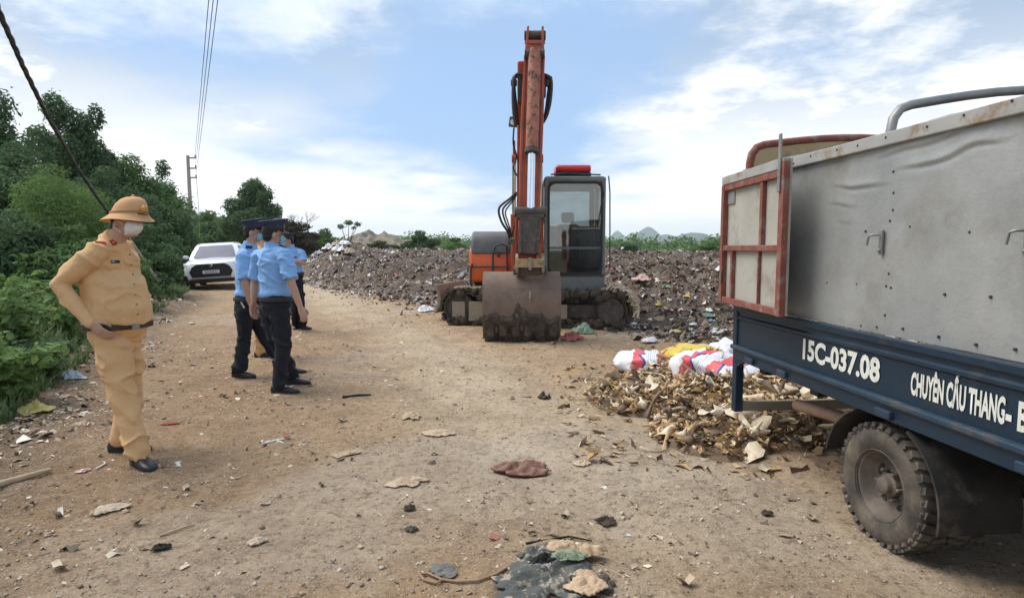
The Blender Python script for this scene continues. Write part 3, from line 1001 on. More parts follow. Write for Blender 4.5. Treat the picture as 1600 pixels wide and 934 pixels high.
def side_board(sx, name='side_board'):
    f = (lambda x: x) if sx == 0 else (lambda x: TW - x)
    def bx(m, a, b, *r):
        a, b = sorted((f(a), f(b))); return m.box(a, b, *r)
    m = MB(); bx(m, .012, .035, -TLN, -.02, .715, .995)
    o = B(m, name, NAVY)
    B(bx(MB(), -.004, .040, -TLN, -.02, .965, 1.003), 'top_rim', NAVY, o, bevel=.006)
    B(bx(MB(), -.002, .034, -.075, -.018, .70, .964), 'end_rim', NAVY, o, bevel=.006)
    m = MB()
    m.prism([(f(.012), .905), (f(-.001), .915), (f(-.001), .93), (f(.012), .94)], -TLN, -.09, 'y')
    B(m, 'pressed_rib', NAVY, o)
    B(bx(MB(), -.020, .040, -TLN, -.012, .690, .722), 'lower_rail', RAIL, o, bevel=.009)
    B(bx(MB(), .0, .045, -TLN, -.05, .615, .6895), 'skirt', NAVY, o, bevel=.005)
    for y in (-.30, -.72, -1.62, -2.35, -2.9):
        B(bx(MB(), -.022, .004, y - .05, y + .05, .628, .668), 'hinge', RAIL, o, bevel=.006)
    return o


sb = side_board(0)
side_board(1)


def lettering(txt, y0, y1, z0, z1):
    c = bpy.data.curves.new('lettering', 'FONT'); c.body = txt; c.size = 1; c.offset = .038; c.extrude = .0; c.resolution_u = 3
    o = bpy.data.objects.new('tmp', c); COL.objects.link(o)
    dg = bpy.context.evaluated_depsgraph_get(); dg.update()
    me = bpy.data.meshes.new_from_object(o.evaluated_get(dg))
    bpy.data.objects.remove(o); bpy.data.curves.remove(c)
    co = np.zeros(len(me.vertices) * 3); me.vertices.foreach_get('co', co); co = co.reshape(-1, 3)
    cap = .73
    x0, x1 = co[:, 0].min(), co[:, 0].max()
    t = (co[:, 0] - x0) / (x1 - x0)
    V = np.stack([np.full(len(co), .0085), y0 + (y1 - y0) * t, z0 + (z1 - z0) * co[:, 1] / cap], -1)
    me.vertices.foreach_set('co', V.ravel()); me.update()
    me.materials.clear(); me.materials.append(WHITEP)
    link('lettering', me, sb)


lettering('15C-037.08', -.905, -1.555, .780, .896)
lettering('CHUYÊN CẦU THANG', -1.756, -2.222, .776, .876)
lettering('- B', -2.226, -2.315, .770, .876)

# dented sheet-metal side
def sheet(x, y0, y1, z0, z1, seed, name, dent=1.0):
    ny, nz = 200, 120
    ys, zs = np.linspace(y0, y1, ny), np.linspace(z0, z1, nz)
    Y, Zz = np.meshgrid(ys, zs)
    D = .006 * fbm(Y * 1.1, Zz * 1.3, 0, 3, seed) * dent
    for (zc, ya, yb, amp, sl) in ((1.64, -1.32, -.98, .006, .05), (1.735, -1.55, -1.0, .006, .05), (1.79, -2.2, -1.5, .007, -.06), (1.56, -1.32, -1.05, .005, .02), (1.875, -2.15, -1.35, .006, -.08)):
        zl = zc + sl * (Y + 1.5) + .018 * fbm(Y * 4, 0, 0, 2, seed + 3)
        t = (Zz - zl) / .013
        env = sstep(Y, ya, ya + .25) * (1 - sstep(Y, yb - .25, yb))
        D = D + amp * env * (np.where(t < 0, np.exp(-(t / .5) ** 2), np.exp(-(t / 2.2) ** 2)) - .5 * np.exp(-((t + 1.3) / .8) ** 2))
    edge = sstep(Zz, z1 - .08, z1)
    D = D + edge * .010 * fbm(Y * 5, 0, 0, 3, seed + 9)
    Zt = Zz + edge * .012 * fbm(Y * 2.2, 4, 0, 3, seed + 5)
    V = np.stack([x - D, Y, Zt], -1)
    V2 = V.copy(); V2[..., 0] += .004
    n = ny * nz
    i = (np.arange(nz - 1)[:, None] * ny + np.arange(ny - 1)[None]).ravel()
    q = np.stack([i, i + 1, i + 1 + ny, i + ny], -1)
    me = np_mesh(name, np.concatenate([V.reshape(-1, 3), V2.reshape(-1, 3)]), np.concatenate([q, q[:, ::-1] + n]), SHEET, smooth=True)
    return link(name, me, TR)


pan = sheet(.045, -TLN, -.03, 1.006, 1.975, 4, 'side_panel')
sheet(TW - .045, -TLN, -.03, 1.006, 1.975, 14, 'side_panel', .6)
B(MB().box(.05, TW - .05, -TLN - .002, -TLN + .006, .71, 2.0), 'front_panel', SHEET)
B(MB().box(.020, .052, -TLN, -.05, 1.905, 1.967), 'top_strip', mat('grey_batten', (.30, .30, .29), (.38, .37, .34), scale=5, rough=.7, dirt=(.25, .17, .10), dscale=8), bevel=.005)
m = MB()
r_ = random.Random(3)
for z, ys in ((1.937, np.arange(-3.2, -.1, .21)), (1.50, np.arange(-3.2, -1.1, .31)), (1.22, np.arange(-3.2, -1.0, .27)), (1.035, np.arange(-3.2, -.9, .17))):
    for y in ys:
        zz = z + r_.uniform(-.02, .02)
        m.lathe([(.0070, .012), (.006, -.004), (.003, -.006)], (.046 if z < 1.9 else .022, y + r_.uniform(-.03, .03), zz), (1, 0, 0), 8)
for z in (1.78, 1.68, 1.60, 1.55, 1.30, 1.24, 1.10):
    m.lathe([(.0070, .012), (.006, -.004), (.003, -.006)], (.046, -1.53 + r_.uniform(-.01, .01), z), (1, 0, 0), 8)
tag(B(m, 'rivets', mat('rusty_rivet', (.055, .04, .032), rough=.8), pan), kind='stuff')
for y in (-1.485, -2.239):                       # latch hooks welded to the sheet
    h = B(MB().box(.026, .040, y - .011, y + .011, 1.39, 1.51), 'latch_hook', GREYST, pan, bevel=.004)
    B(MB().tube([(.02, y, 1.485), (-.008, y + .006, 1.485), (-.013, y + .028, 1.478), (-.013, y + .038, 1.435)], .006, 8), 'hook', GREYST, h, smooth=50)
    B(MB().ball((.024, y, 1.41), .009, 8, 6), 'bolt', GREYST, h, smooth=60)


# hoops over the load bed
def hoop(y, r, mt, name='roof_hoop', z0=1.1, top=2.105, crown=.085, x0=.07):
    pts = [(x0, y, z0), (x0, y, top - .13), (x0 + .012, y, top - .065), (x0 + .045, y, top - .02), (x0 + .10, y, top)]
    for k in range(1, 10):
        t = k / 10; x = x0 + .10 + (TW - 2 * x0 - .2) * t
        pts.append((x, y, top + crown * math.sin(math.pi * t)))
    pts += [(TW - p[0], p[1], p[2]) for p in reversed(pts[:5])]
    return B(MB().tube(pts, r, 10), name, mt, smooth=50), pts


hoop(-1.46, .022, GREYST); hoop(-3.2, .024, GREYST)
hp, pts = hoop(-.05, .028, REDFR, 'rear_hoop', top=2.15, crown=.06)
poly = [(p[0] + (.02 if p[0] < TW / 2 else -.02), p[2] - .015) for p in pts[1:-1]]
poly = [(pts[1][0] + .02, 1.99)] + poly[1:-1] + [(TW - pts[1][0] - .02, 1.99)]
B(MB().prism(poly, -.062, -.046, 'y'), 'rear_header_board', PLYY)
for x in (.07, TW - .07):
    B(MB().box(x - .035, x + .035, -.085, -.02, .702, 1.98), 'rear_post', REDFR, bevel=.004)

# open rear door folded back along the side
dy = lambda y: .05 + (y + .012) * .96
dz = lambda z: 1.025 + (z - 1.04) * .94
DR = B(MB().box(-.050, -.034, dy(-1.035), dy(-.015), dz(1.045), dz(2.00)), 'open_rear_door', PLY)


def dbar(y0, y1, z0, z1, name='door_frame_bar', mt=REDFR, x0=-.088, x1=-.0505):
    return B(MB().box(x0, x1, dy(y0), dy(y1), dz(z0), dz(z1)), name, mt, DR, bevel=.004)


dbar(-.062, -.012, 1.04, 1.94); dbar(-1.045, -.985, 1.04, 1.985)
dbar(-.984, -.063, 1.895, 1.94, x0=-.082); dbar(-.984, -.063, 1.04, 1.085, x0=-.082); dbar(-.984, -.063, 1.44, 1.48, x0=-.082)
dbar(-.73, -.69, 1.481, 1.894, x0=-.078); dbar(-.24, -.205, 1.086, 1.439, x0=-.078); dbar(-.685, -.672, 1.086, 1.439, x0=-.072)
dbar(-1.03, -.012, 1.942, 2.005, 'door_top_strip', MATS['grey_batten'], -.086)
dbar(-1.015, -.985, 1.80, 2.15, 'door_upright', GREYST, -.100, -.0885)
dbar(-.20, -.07, 1.79, 1.885, 'patch', GREYST, -.060)
B(MB().tube([(-.09, dy(-.11), 1.28), (-.10, dy(-.11), 1.24), (-.10, dy(-.11), 1.17)], .008, 8), 'door_latch', BLACK, DR, smooth=50)
for z in (1.2, 1.75):
    B(MB().cyl((-.045, .062, z - .05), (-.045, .062, z + .05), .017, 10), 'door_hinge', BLACK, DR, smooth=50)

hinge_pt = Vector((-.045, .05, 0)); DR.rotation_euler = (0, 0, -R(4.5)); DR.location = hinge_pt - Matrix.Rotation(-R(4.5), 3, 'Z') @ hinge_pt
# rear under-run frame, exhaust
for x in (.005, TW - .065):
    B(MB().box(x, x + .06, -.075, -.012, .225, .70), 'underrun_post', NAVY, bevel=.005)
B(MB().box(.068, TW - .068, -.07, -.03, .228, .30), 'underrun_beam', mat('wood_beam', (.19, .165, .13), (.26, .22, .17), scale=6, rough=.85), bevel=.006)
B(MB().prism([(-.08, .70), (-.08, .56), (-.24, .66), (-.24, .70)], .006, .04, 'x'), 'gusset', NAVY)
B(MB().box(.07, TW - .07, -.11, -.03, .60, .664), 'rear_beam', NAVY)
m = MB().tube([(.20, -.55, .40), (.20, -.95, .44), (.26, -1.6, .45)], .038, 12)
B(m, 'exhaust_pipe', mat('rusty_exhaust', (.30, .19, .12), (.20, .13, .09), scale=12, rough=.8), smooth=50)


# wheels
def wheel_mesh():
    R0, W, rr = .305, .155, .172
    tyre = MB()
    prof = [(rr, .012), (rr + .010, .004), (rr + .05, -.004), (rr + .085, -.002), (R0 - .030, .006), (R0 - .010, .020), (R0 - .004, .032),
            (R0 - .004, W - .032), (R0 - .010, W - .020), (R0 - .03, W - .006), (rr + .05, W + .004), (rr, W - .012)]
    tyre.lathe(prof, (0, 0, 0), (1, 0, 0), 48, closed=True)
    lug = MB()
    nl = 34
    for k in range(nl):
        for side in (0, 1):
            a = 2 * math.pi * (k + .5 * side) / nl
            rot = Matrix.Rotation(a, 3, 'X')
            x = .040 if side == 0 else W - .040
            lug.obox(rot @ Vector((x, 0, R0 + .001)), (.062, .034, .014), rot @ Matrix.Rotation(.25 if side else -.25, 3, 'Z'))
            lug.obox(rot @ Vector((.010 if side == 0 else W - .010, 0, R0 - .022)), (.012, .026, .034), rot @ Matrix.Rotation(-.5 if side == 0 else .5, 3, 'Y'))
    rim = MB()
    rim.lathe([(rr + .004, .004), (rr + .012, .010), (rr + .006, .018), (rr - .010, .022), (rr - .020, .045), (rr - .028, .075), (rr - .045, .090),
               (.105, .094), (.075, .088), (.066, .080), (.066, .096), (.02, .10)], (0, 0, 0), (1, 0, 0), 40, start=False)
    hub = MB()
    hub.lathe([(.060, .095), (.058, .058), (.044, .050), (.040, .026), (.028, .018), (.004, .016)], (0, 0, 0), (1, 0, 0), 24)
    for k in range(6):
        a = 2 * math.pi * k / 6
        hub.lathe([(.010, .09), (.010, .048), (.004, .044)], (0, .075 * math.cos(a), .075 * math.sin(a)), (1, 0, 0), 6)
    hole_disc = MB()  # solid dark ovals on the rim, their black painting the shade of open holes
    for k in range(5):
        a = 2 * math.pi * (k + .35) / 5
        c = Vector((.0, .112 * math.cos(a), .112 * math.sin(a))); t = Vector((0, -math.sin(a), math.cos(a))); q = Vector((0, math.cos(a), math.sin(a)))
        ring = [[c + Vector((x, 0, 0)) + t * (.036 * math.cos(j * math.pi / 7)) + q * (.017 * math.sin(j * math.pi / 7)) for j in range(14)] for x in (.0895, .0965)]
        hole_disc.rings(ring)
    return tyre, lug, rim, hub, hole_disc


wm = wheel_mesh()
wmesh = [(nm, q.build(nm, mt, None, smooth=sm, mesh_only=True)) for nm, q, mt, sm in
         zip(('tyre', 'tread_lugs', 'rim', 'hub', 'hand_hole_discs'), wm, (RUBBER, RUBBER, RIM, RIM, BLACK), (40, None, 40, 40, None))]


def truck_wheel(x, y, flip=False):
    w = link('wheel', wmesh[0][1], TR)
    w.location = (x, y, .276); w.scale = (1, .965, .965); w.rotation_euler = (0, 0, math.pi if flip else 0)
    for nm, me in wmesh[1:]:
        o = link(nm, me, w)
        if nm in ('tread_lugs', 'hand_hole_discs'): o['kind'] = 'stuff'
    return w


for y, xs in ((-1.568, (.015, .20)), (-4.25, (.05,))):
    for x in xs:
        truck_wheel(x, y); truck_wheel(TW - x, y, True)
B(MB().cyl((.2, -1.568, .276), (TW - .2, -1.568, .276), .05, 14).ball((TW / 2, -1.568, .276), .14, 12, 8), 'rear_axle', BLACK, smooth=50)


def mudguard(y, x0, x1, a0, a1, rad, name='mudguard'):
    o, i = [], []
    for k in range(19):
        a = R(a0 + (a1 - a0) * k / 18)
        o.append((y + rad * math.cos(a), .276 + rad * math.sin(a) * .93)); i.append((y + (rad - .012) * math.cos(a), .276 + (rad - .012) * math.sin(a) * .93))
    B(MB().prism(o + i[::-1], x0, x1, 'x'), name, BLACK, smooth=40)


for x0, x1 in ((.0, .38), (TW - .38, TW)):
    mudguard(-1.568, x0, x1, 8, 62, .40); mudguard(-1.568, x0, x1, 118, 190, .40)
# cab (beside the photographer)
cabm = MB()
prof = [(-3.46, .42), (-3.46, 2.0), (-3.6, 2.08), (-4.3, 2.08), (-4.55, 1.98), (-4.92, 1.22), (-4.98, .95), (-4.98, .45), (-4.62, .42), (-4.56, .62), (-4.25, .72), (-3.94, .62), (-3.88, .42)]
cabm.prism(prof, .10, TW - .10, 'x')
cb = B(cabm, 'cab', NAVY, bevel=.03, smooth=40)
GL = glass_mat('dark_glass', (.25, .28, .28), .1)
for x in (.0975, TW - .1025):
    B(MB().prism([(-3.62, 1.28), (-3.62, 1.9), (-4.32, 1.9), (-4.62, 1.28)], x, x + .005, 'x'), 'side_window', GL, cb)
n_ = Vector((0, -(1.98 - 1.22), -.37)).normalized()
B(MB().obox((TW / 2, -4.755, 1.60), (1.45, .006, .62), Matrix.Rotation(-.452, 3, 'X')), 'windscreen', GL, cb)
for x in (.2, TW - .42):
    B(MB().box(x, x + .22, -4.995, -4.975, .62, .78), 'headlight', mat('lamp_lens', (.8, .8, .78), rough=.15), cb, bevel=.01)
B(MB().tube([(.10, -4.5, 1.5), (-.02, -4.55, 1.5), (-.04, -4.55, 1.42)], .012, 8).box(-.10, .02, -4.57, -4.53, 1.20, 1.44), 'wing_mirror', BLACK, cb, bevel=.008)
# ---------------------------------------------------------------- excavator
OR = mat('orange_red_paint', (.42, .078, .030), (.32, .070, .034), scale=5, rough=.5, dirt=(.15, .10, .075), dscale=5, dcut=(.50, .72), bump=.12, bscale=40)
ORB = mat('bright_orange_paint', (.72, .125, .022), (.62, .11, .025), scale=3, rough=.38, dirt=(.36, .14, .06), dscale=3, dcut=(.55, .85))
GREYP = mat('dark_grey_plastic', (.085, .090, .095), (.12, .125, .13), scale=4, rough=.55, dirt=(.20, .17, .14), dscale=4, dcut=(.52, .85))
CABP = mat('grey_green_cab_paint', (.125, .14, .130), (.165, .18, .165), scale=4, rough=.5, dirt=(.16, .13, .10), dscale=4, dcut=(.52, .8))
MUD = mat('caked_mud', (.040, .030, .022), (.085, .064, .046), scale=9, rough=.98, bump=1.0, bscale=14)
MUDD = mat('dry_mud', (.30, .24, .175), (.20, .15, .11), scale=6, rough=.98, bump=.8, bscale=16)
BUCK = mat('worn_bucket_steel', (.14, .094, .068), (.21, .15, .11), scale=3.2, rough=.7, metal=.1, dirt=(.085, .060, .045), dscale=3.2, dcut=(.55, .75), bump=.25, bscale=22)
DKST = mat('greasy_dark_steel', (.040, .033, .028), (.075, .060, .050), scale=8, rough=.7, dirt=(.14, .105, .08), dscale=9, bump=.2, bscale=40)
TANST = mat('dusty_tan_steel', (.25, .205, .145), (.33, .275, .20), scale=6, rough=.85, dirt=(.10, .075, .055), dscale=6, bump=.25, bscale=30)
YELST = mat('dusty_yellow_steel', (.40, .29, .13), (.33, .25, .15), scale=7, rough=.8, dirt=(.12, .09, .06), dscale=6)
CHROME = mat('chrome_rod', (.86, .87, .88), (.80, .81, .82), rough=.13, metal=1)
HOSE = mat('black_hose', (.012, .012, .013), (.03, .028, .026), scale=20, rough=.5)
EX = thing('excavator', 'orange tracked excavator with dirty bucket lowered to the ground', 'excavator', (.5, 12.0, 0))


def E(m, name, mt, parent=EX, **k):
    return m.build(name, mt, parent, **k)


# undercarriage: tracks lie across the view, right end swung nearer
UA = math.atan2(-.22, 1)
ux = Vector((math.cos(UA), math.sin(UA), 0)); uy = Vector((-math.sin(UA), math.cos(UA), 0))
TL, THT, TWD = 3.46, .68, .48
tc0 = Vector((.42, 10.98, 0))
shoe_m = MB()
shoe_m.box(-.078, .078, -TWD / 2, TWD / 2, -.020, .010).box(-.015, .015, -TWD / 2, TWD / 2, .010, .042)
shoe_me = shoe_m.build('track_shoe', MUD, None, mesh_only=True)
lump = MB()
lr = random.Random(5)
for k in range(16):
    lump.ball((lr.uniform(-.07, .07), lr.uniform(-.2, .2), .03), (lr.uniform(.03, .06), lr.uniform(.03, .06), lr.uniform(.02, .04)), 7, 5)
lump_me = lump.build('dry_mud_cake', MUDD, None, mesh_only=True)


def track(off):
    c = tc0 + uy * off
    W3 = lambda a, b, z: c + ux * a + uy * b + Vector((0, 0, z))
    ra = THT / 2
    # dark belt under the shoes
    loop = []
    str_ = TL / 2 - ra
    for k in range(13): a = -math.pi / 2 + math.pi * k / 12; loop.append((str_ + (ra - .04) * math.cos(a), ra + (ra - .04) * math.sin(a)))
    for k in range(13): a = math.pi / 2 + math.pi * k / 12; loop.append((-str_ + (ra - .04) * math.cos(a), ra + (ra - .04) * math.sin(a)))
    inn = [(x * .972, ra + (z - ra) * .84) for x, z in loop]
    m = MB()
    rs = []
    for (x, z), (xi, zi) in zip(loop, inn):
        rs.append([W3(x, -TWD / 2 + .03, z), W3(x, TWD / 2 - .03, z), W3(xi, TWD / 2 - .03, zi), W3(xi, -TWD / 2 + .03, zi)])
    m.rings(rs, closed=True)
    tr = E(m, 'track', MUD)
    per = 2 * (2 * str_) + 2 * math.pi * ra
    ns = int(per / .175)
    for k in range(ns):
        s = per * k / ns
        if s < 2 * str_: x, z, a = -str_ + s, THT, 0
        elif s < 2 * str_ + math.pi * ra:
            t = (s - 2 * str_) / ra; x, z, a = str_ + ra * math.sin(t), ra + ra * math.cos(t), t
        elif s < 4 * str_ + math.pi * ra: x, z, a = str_ - (s - 2 * str_ - math.pi * ra), 0, math.pi
        else:
            t = (s - 4 * str_ - math.pi * ra) / ra; x, z, a = -str_ - ra * math.sin(t), ra - ra * math.cos(t), math.pi + t
        o = link('track_shoe', shoe_me, tr)
        zz = max(z, .02)
        o.location = W3(x, 0, zz) - EX.location
        o.rotation_euler = (Matrix.Rotation(UA, 3, 'Z') @ Matrix.Rotation(a, 3, 'Y')).to_euler()
        if off == 0 and a == 0 and (x < -.6 or x > 1.2):
            q = link('dry_mud_cake', lump_me, tr); q.location = o.location; q.rotation_euler = (0, 0, UA + math.pi * (k % 2)); q['kind'] = 'stuff'
    # side frame with step plates, idler and sprocket
    M3 = Matrix.Rotation(UA, 3, 'Z')
    fr = MB(); fr.obox(W3(0, 0, .32), (2.6, .30, .24), M3)
    f = E(fr, 'track_frame', DKST, bevel=.02)
    for a0, a1, z0, z1 in ((-1.52, -1.27, .16, .46), (-1.20, -.25, .13, .47), (-.1, .62, .18, .44)):
        p = MB().obox(W3((a0 + a1) / 2, -TWD / 2 + .045, (z0 + z1) / 2), (a1 - a0, .05, z1 - z0), M3)
        E(p, 'side_plate', TANST, f, bevel=.015)
    E(MB().obox(W3(-.72, -TWD / 2 + .03, .125), (.95, .10, .025), M3), 'plate_lip', TANST, f, bevel=.004)
    E(MB().obox(W3(-.80, -TWD / 2 + .018, .34), (.05, .01, .09), M3), 'slot', MUD, f, bevel=.015)
    for s, nm in ((-str_, 'idler'), (str_, 'sprocket')):
        w = MB().lathe([(.27, -.17), (.285, -.15), (.285, .15), (.27, .17)], W3(s, 0, ra), tuple(uy), 24)
        q = E(w, nm, DKST, smooth=40)
        if nm == 'sprocket' or off: E(MB().lathe([(.225, .0), (.225, -.085), (.20, -.105), (.19, -.10), (.06, -.108)], W3(s, -.155, ra), tuple(uy), 24), 'drum', DKST, q, smooth=40)
    for k in range(5):
        E(MB().lathe([(.085, -.19), (.085, .19)], W3(-1.0 + k * .5, 0, .12), tuple(uy), 14), 'track_roller', DKST, smooth=40)
    return c


track(0); track(1.86)
g = np.random.default_rng(61)
m = MB()
for k in range(170):
    a = g.uniform(-1.62, 1.62); top_ = g.uniform() < .5
    z = (.62 + g.normal(0, .03)) if top_ else g.uniform(.03, .16)
    r = g.uniform(.03, .085)
    m.ball(tc0 + ux * a + uy * (-.235 + g.normal(0, .02)) + Vector((0, 0, z)), (r * g.uniform(.8, 1.5), r * .6, r * g.uniform(.6, 1.2)), 7, 5)
tag(E(m, 'mud_clods', MUD), kind='stuff')
uc = tc0 + uy * .93
E(MB().obox(uc + Vector((0, 0, .42)), (1.1, 1.5, .30), Matrix.Rotation(UA, 3, 'Z')), 'lower_frame', DKST, bevel=.04)
E(MB().lathe([(.52, .56), (.52, .72)], uc, (0, 0, 1), 28), 'slew_ring', DKST, smooth=40)
# dozer blade on the left end
bp = []
for k in range(7):
    t = k / 6; bp.append((-2.06 + .10 * math.sin(math.pi * t) , .16 + .56 * t))
bl = bp + [(x - .05, z) for x, z in reversed(bp)]
m = MB()
rs = [[tc0 + ux * x + uy * b + Vector((0, 0, z)) for x, z in bl] for b in (.42, 2.3)]
m.rings(rs)
bd = E(m, 'dozer_blade', TANST, smooth=40)
for b in (.75, 1.5):
    E(MB().bar(tc0 + ux * -1.98 + uy * b + Vector((0, 0, .32)), tc0 + ux * -.4 + uy * b + Vector((0, 0, .40)), .12, .16, side=uy), 'blade_arm', DKST, bd)
# fibrous rags wound round the right end of the track
g = np.random.default_rng(8)
m = MB()
e0 = tc0 + ux * (TL / 2 - .34)
for k in range(150):
    b = g.uniform(-.27, .24); a = g.uniform(-.25, 1.25); ln = g.uniform(.35, .95)
    pts = []
    for t in np.linspace(0, 1, 6):
        th = a + ln * t; rr = .40 + .03 * g.normal() + .05 * math.sin(3 * t)
        pts.append(e0 + ux * (rr * math.sin(th)) + uy * (b + .04 * math.sin(5 * t + k)) + Vector((0, 0, max(.03, .34 + rr * math.cos(th)))))
    m.tube(pts, g.uniform(.008, .020), 5)
tag(E(m, 'tangled_rags', mat('pale_fibre', (.52, .44, .33), (.36, .28, .19), scale=12, rough=.95), None), 'pale fibrous rags tangled round the right end of the excavator track', 'rags')

# upper structure
E(MB().box(-.72, 1.66, 11.45, 13.5, .73, .84), 'turntable_deck', DKST, bevel=.02)
hs = MB()
prof = [(11.28, .80), (11.22, 1.10), (11.30, 1.42), (11.40, 1.44), (13.4, 1.44), (13.75, 1.2), (13.75, .80)]
hs.prism([(p[0], p[1]) for p in prof], -.80, -.02, 'x')
cw = E(hs, 'engine_housing', ORB, bevel=.05, seg=4, smooth=40)
hd = MB()
hd.prism([(11.25, 1.32), (11.27, 1.55), (11.38, 1.70), (11.62, 1.76), (13.2, 1.74), (13.55, 1.55), (13.6, 1.46), (11.9, 1.43)], -.765, -.03, 'x')
E(hd, 'hood', GREYP, cw, bevel=.05, seg=4, smooth=40)
E(MB().box(-.815, -.06, 11.195, 11.24, 1.085, 1.105), 'trim_line', DKST, cw)
E(MB().tube([P(770, 450, 11.1), P(770, 400, 11.1), P(774, 384, 11.1), P(784, 381, 11.1), P(792, 385, 11.1), P(793, 440, 11.1)], .018, 8), 'grab_rail', HOSE, cw, smooth=50)
E(MB().tube([P(737, 448, 11.13), P(735, 440, 11.13), P(736, 420, 11.13), P(738, 412, 11.13)], .018, 8), 'grab_rail', HOSE, cw, smooth=50)
E(MB().lathe([(.035, 0), (.035, -.03), (.02, -.035)], P(779, 399, 11.25), (0, 1, 0), 12), 'filler_cap', DKST, cw, smooth=50)
E(MB().box(-.02, .58, 11.5, 13.3, .845, 1.30), 'pump_housing', OR, bevel=.03)
E(MB().box(-.78, 1.66, 13.3, 14.0, .78, 1.50), 'counterweight', ORB, bevel=.12, seg=4)

# cab
CXL, CXR, CYF, CYB, CZ0, CZ1 = .585, 1.70, 11.0, 12.75, .60, 2.74
cb = E(MB().box(CXL, CXR, CYF + .0, CYB, CZ0, .93), 'cab_base', CABP, bevel=.03)
cb['label'] = 'grey green operator cab base'
E(MB().box(CXL - .004, CXR + .004, CYF - .006, CYF + .02, .925, .965), 'sill', DKST, cb)
for x0, x1, y0, y1 in ((CXL, CXL + .085, CYF, CYF + .09), (CXR - .075, CXR, CYF, CYF + .09), (CXL, CXL + .08, CYB - .09, CYB), (CXR - .08, CXR, CYB - .09, CYB), (CXR - .06, CXR, 11.92, 12.0), (CXL, CXL + .06, 11.92, 12.0)):
    E(MB().box(x0, x1, y0, y1, .93, CZ1 - .02), 'cab_post', CABP, cb, bevel=.02)
roof = MB()
roof.box(CXL, CXR, CYF, CYB, CZ1 - .13, CZ1)
rf = E(roof, 'cab_roof', CABP, cb, bevel=.055, seg=4, smooth=40)
# rounded seal round the windscreen
def rrect(cx, cz, w, h, r, y, n=6):
    o = []
    for qx, qz, a0 in ((1, 1, 0), (-1, 1, 90), (-1, -1, 180), (1, -1, 270)):
        for k in range(n + 1):
            a = R(a0 + 90 * k / n); o.append(Vector((cx + qx * (w / 2 - r) + r * math.cos(a), y, cz + qz * (h / 2 - r) + r * math.sin(a))))
    return o


wc, ww, wz, wh = (CXL + CXR) / 2 + .005, CXR - CXL - .17, 1.80, 1.62
outer, inner = rrect(wc, wz, ww + .06, wh + .07, .13, CYF - .012), rrect(wc, wz, ww - .02, wh - .02, .11, CYF - .012)
sl = MB(); n = len(outer)
vs = outer + inner + [p + Vector((0, .03, 0)) for p in outer] + [p + Vector((0, .03, 0)) for p in inner]
fs = []
for j in range(n):
    k = (j + 1) % n
    fs += [(j, k, n + k, n + j), (2 * n + k, 2 * n + j, 3 * n + j, 3 * n + k), (n + j, n + k, 3 * n + k, 3 * n + j), (k, j, 2 * n + j, 2 * n + k)]
sl.add(vs, fs)
E(sl, 'windscreen_seal', mat('black_rubber', (.012, .012, .012), rough=.6), cb)
CABGL = glass_mat('dusty_cab_glass', (.50, .58, .60), .10, .03, .14)
E(MB().box(CXL + .07, CXR - .07, CYF + .005, CYF + .011, 1.44, 2.60), 'windscreen', CABGL, cb)
E(MB().box(CXL + .07, CXR - .07, CYF + .012, CYF + .018, .97, 1.46), 'lower_windscreen', CABGL, cb)
E(MB().box(CXL + .08, CXR - .08, CYF - .004, CYF + .022, 1.425, 1.465), 'windscreen_bar', GREYP, cb)
for x in (CXL + .02, CXR - .03):
    E(MB().box(x, x + .006, CYF + .09, 11.92, 1.20, 2.60), 'side_window', CABGL, cb); E(MB().box(x, x + .006, 12.0, CYB - .09, 1.30, 2.60), 'side_window', CABGL, cb)
    E(MB().box(x - .005, x + .02, CYF + .09, CYB - .09, .93, 1.20), 'door_panel', CABP, cb)
E(MB().box(CXL + .08, CXR - .08, CYB - .05, CYB - .02, .93, 1.90), 'rear_panel', CABP, cb)
E(MB().box(CXL + .08, CXR - .08, CYB - .035, CYB - .029, 1.90, 2.60), 'rear_window', glass_mat('clear_cab_glass', (.86, .9, .9), .02), cb)
DARKIN = mat('dark_interior', (.018, .018, .020), rough=.8)
st = E(MB().box(.88, 1.38, 11.75, 12.25, 1.05, 1.22), 'seat', DARKIN, cb, bevel=.05)
E(MB().box(.90, 1.36, 12.2, 12.36, 1.22, 1.92), 'seat_back', DARKIN, cb, bevel=.06)
E(MB().box(1.0, 1.26, 12.22, 12.34, 1.95, 2.16), 'headrest', DARKIN, cb, bevel=.05)
for x in (CXL + .10, CXR - .30):
    E(MB().box(x, x + .20, 11.5, 12.2, 1.0, 1.42), 'console', DARKIN, cb, bevel=.04)
for x in (.80, 1.46):
    E(MB().tube([(x, 11.6, 1.40), (x, 11.56, 1.60)], [.02, .03], 8), 'joystick', DARKIN, cb)
E(MB().tube([P(944, 300, CYF - .03), P(938, 330, CYF - .03), P(935, 352, CYF - .03)], .009, 6), 'wiper', HOSE, cb, smooth=50)
E(MB().tube([P(951, 275, CYF - .06), P(953, 300, CYF - .06), P(953, 420, CYF - .06)], .012, 8), 'cab_grab_rail', HOSE, cb, smooth=50)
vz = MB()
vz.prism([(11.12, 2.82), (11.09, 2.90), (11.14, 2.955), (11.7, 2.965), (11.8, 2.90), (11.8, 2.82)], .80, 1.44, 'x')
vs_ = E(vz, 'roof_lamp_box', mat('red_plastic', (.55, .022, .025), (.42, .02, .022), rough=.35), cb, bevel=.03, seg=3, smooth=40)
E(MB().box(.80, 1.44, 11.10, 11.75, 2.745, 2.815), 'lamp_base', DARKIN, vs_, bevel=.01)
E(MB().tube([(.70, 11.02, 2.765), (1.0, 10.99, 2.79), (1.3, 11.0, 2.77), (1.6, 11.02, 2.76)], .014, 6), 'roof_cable', HOSE, cb)

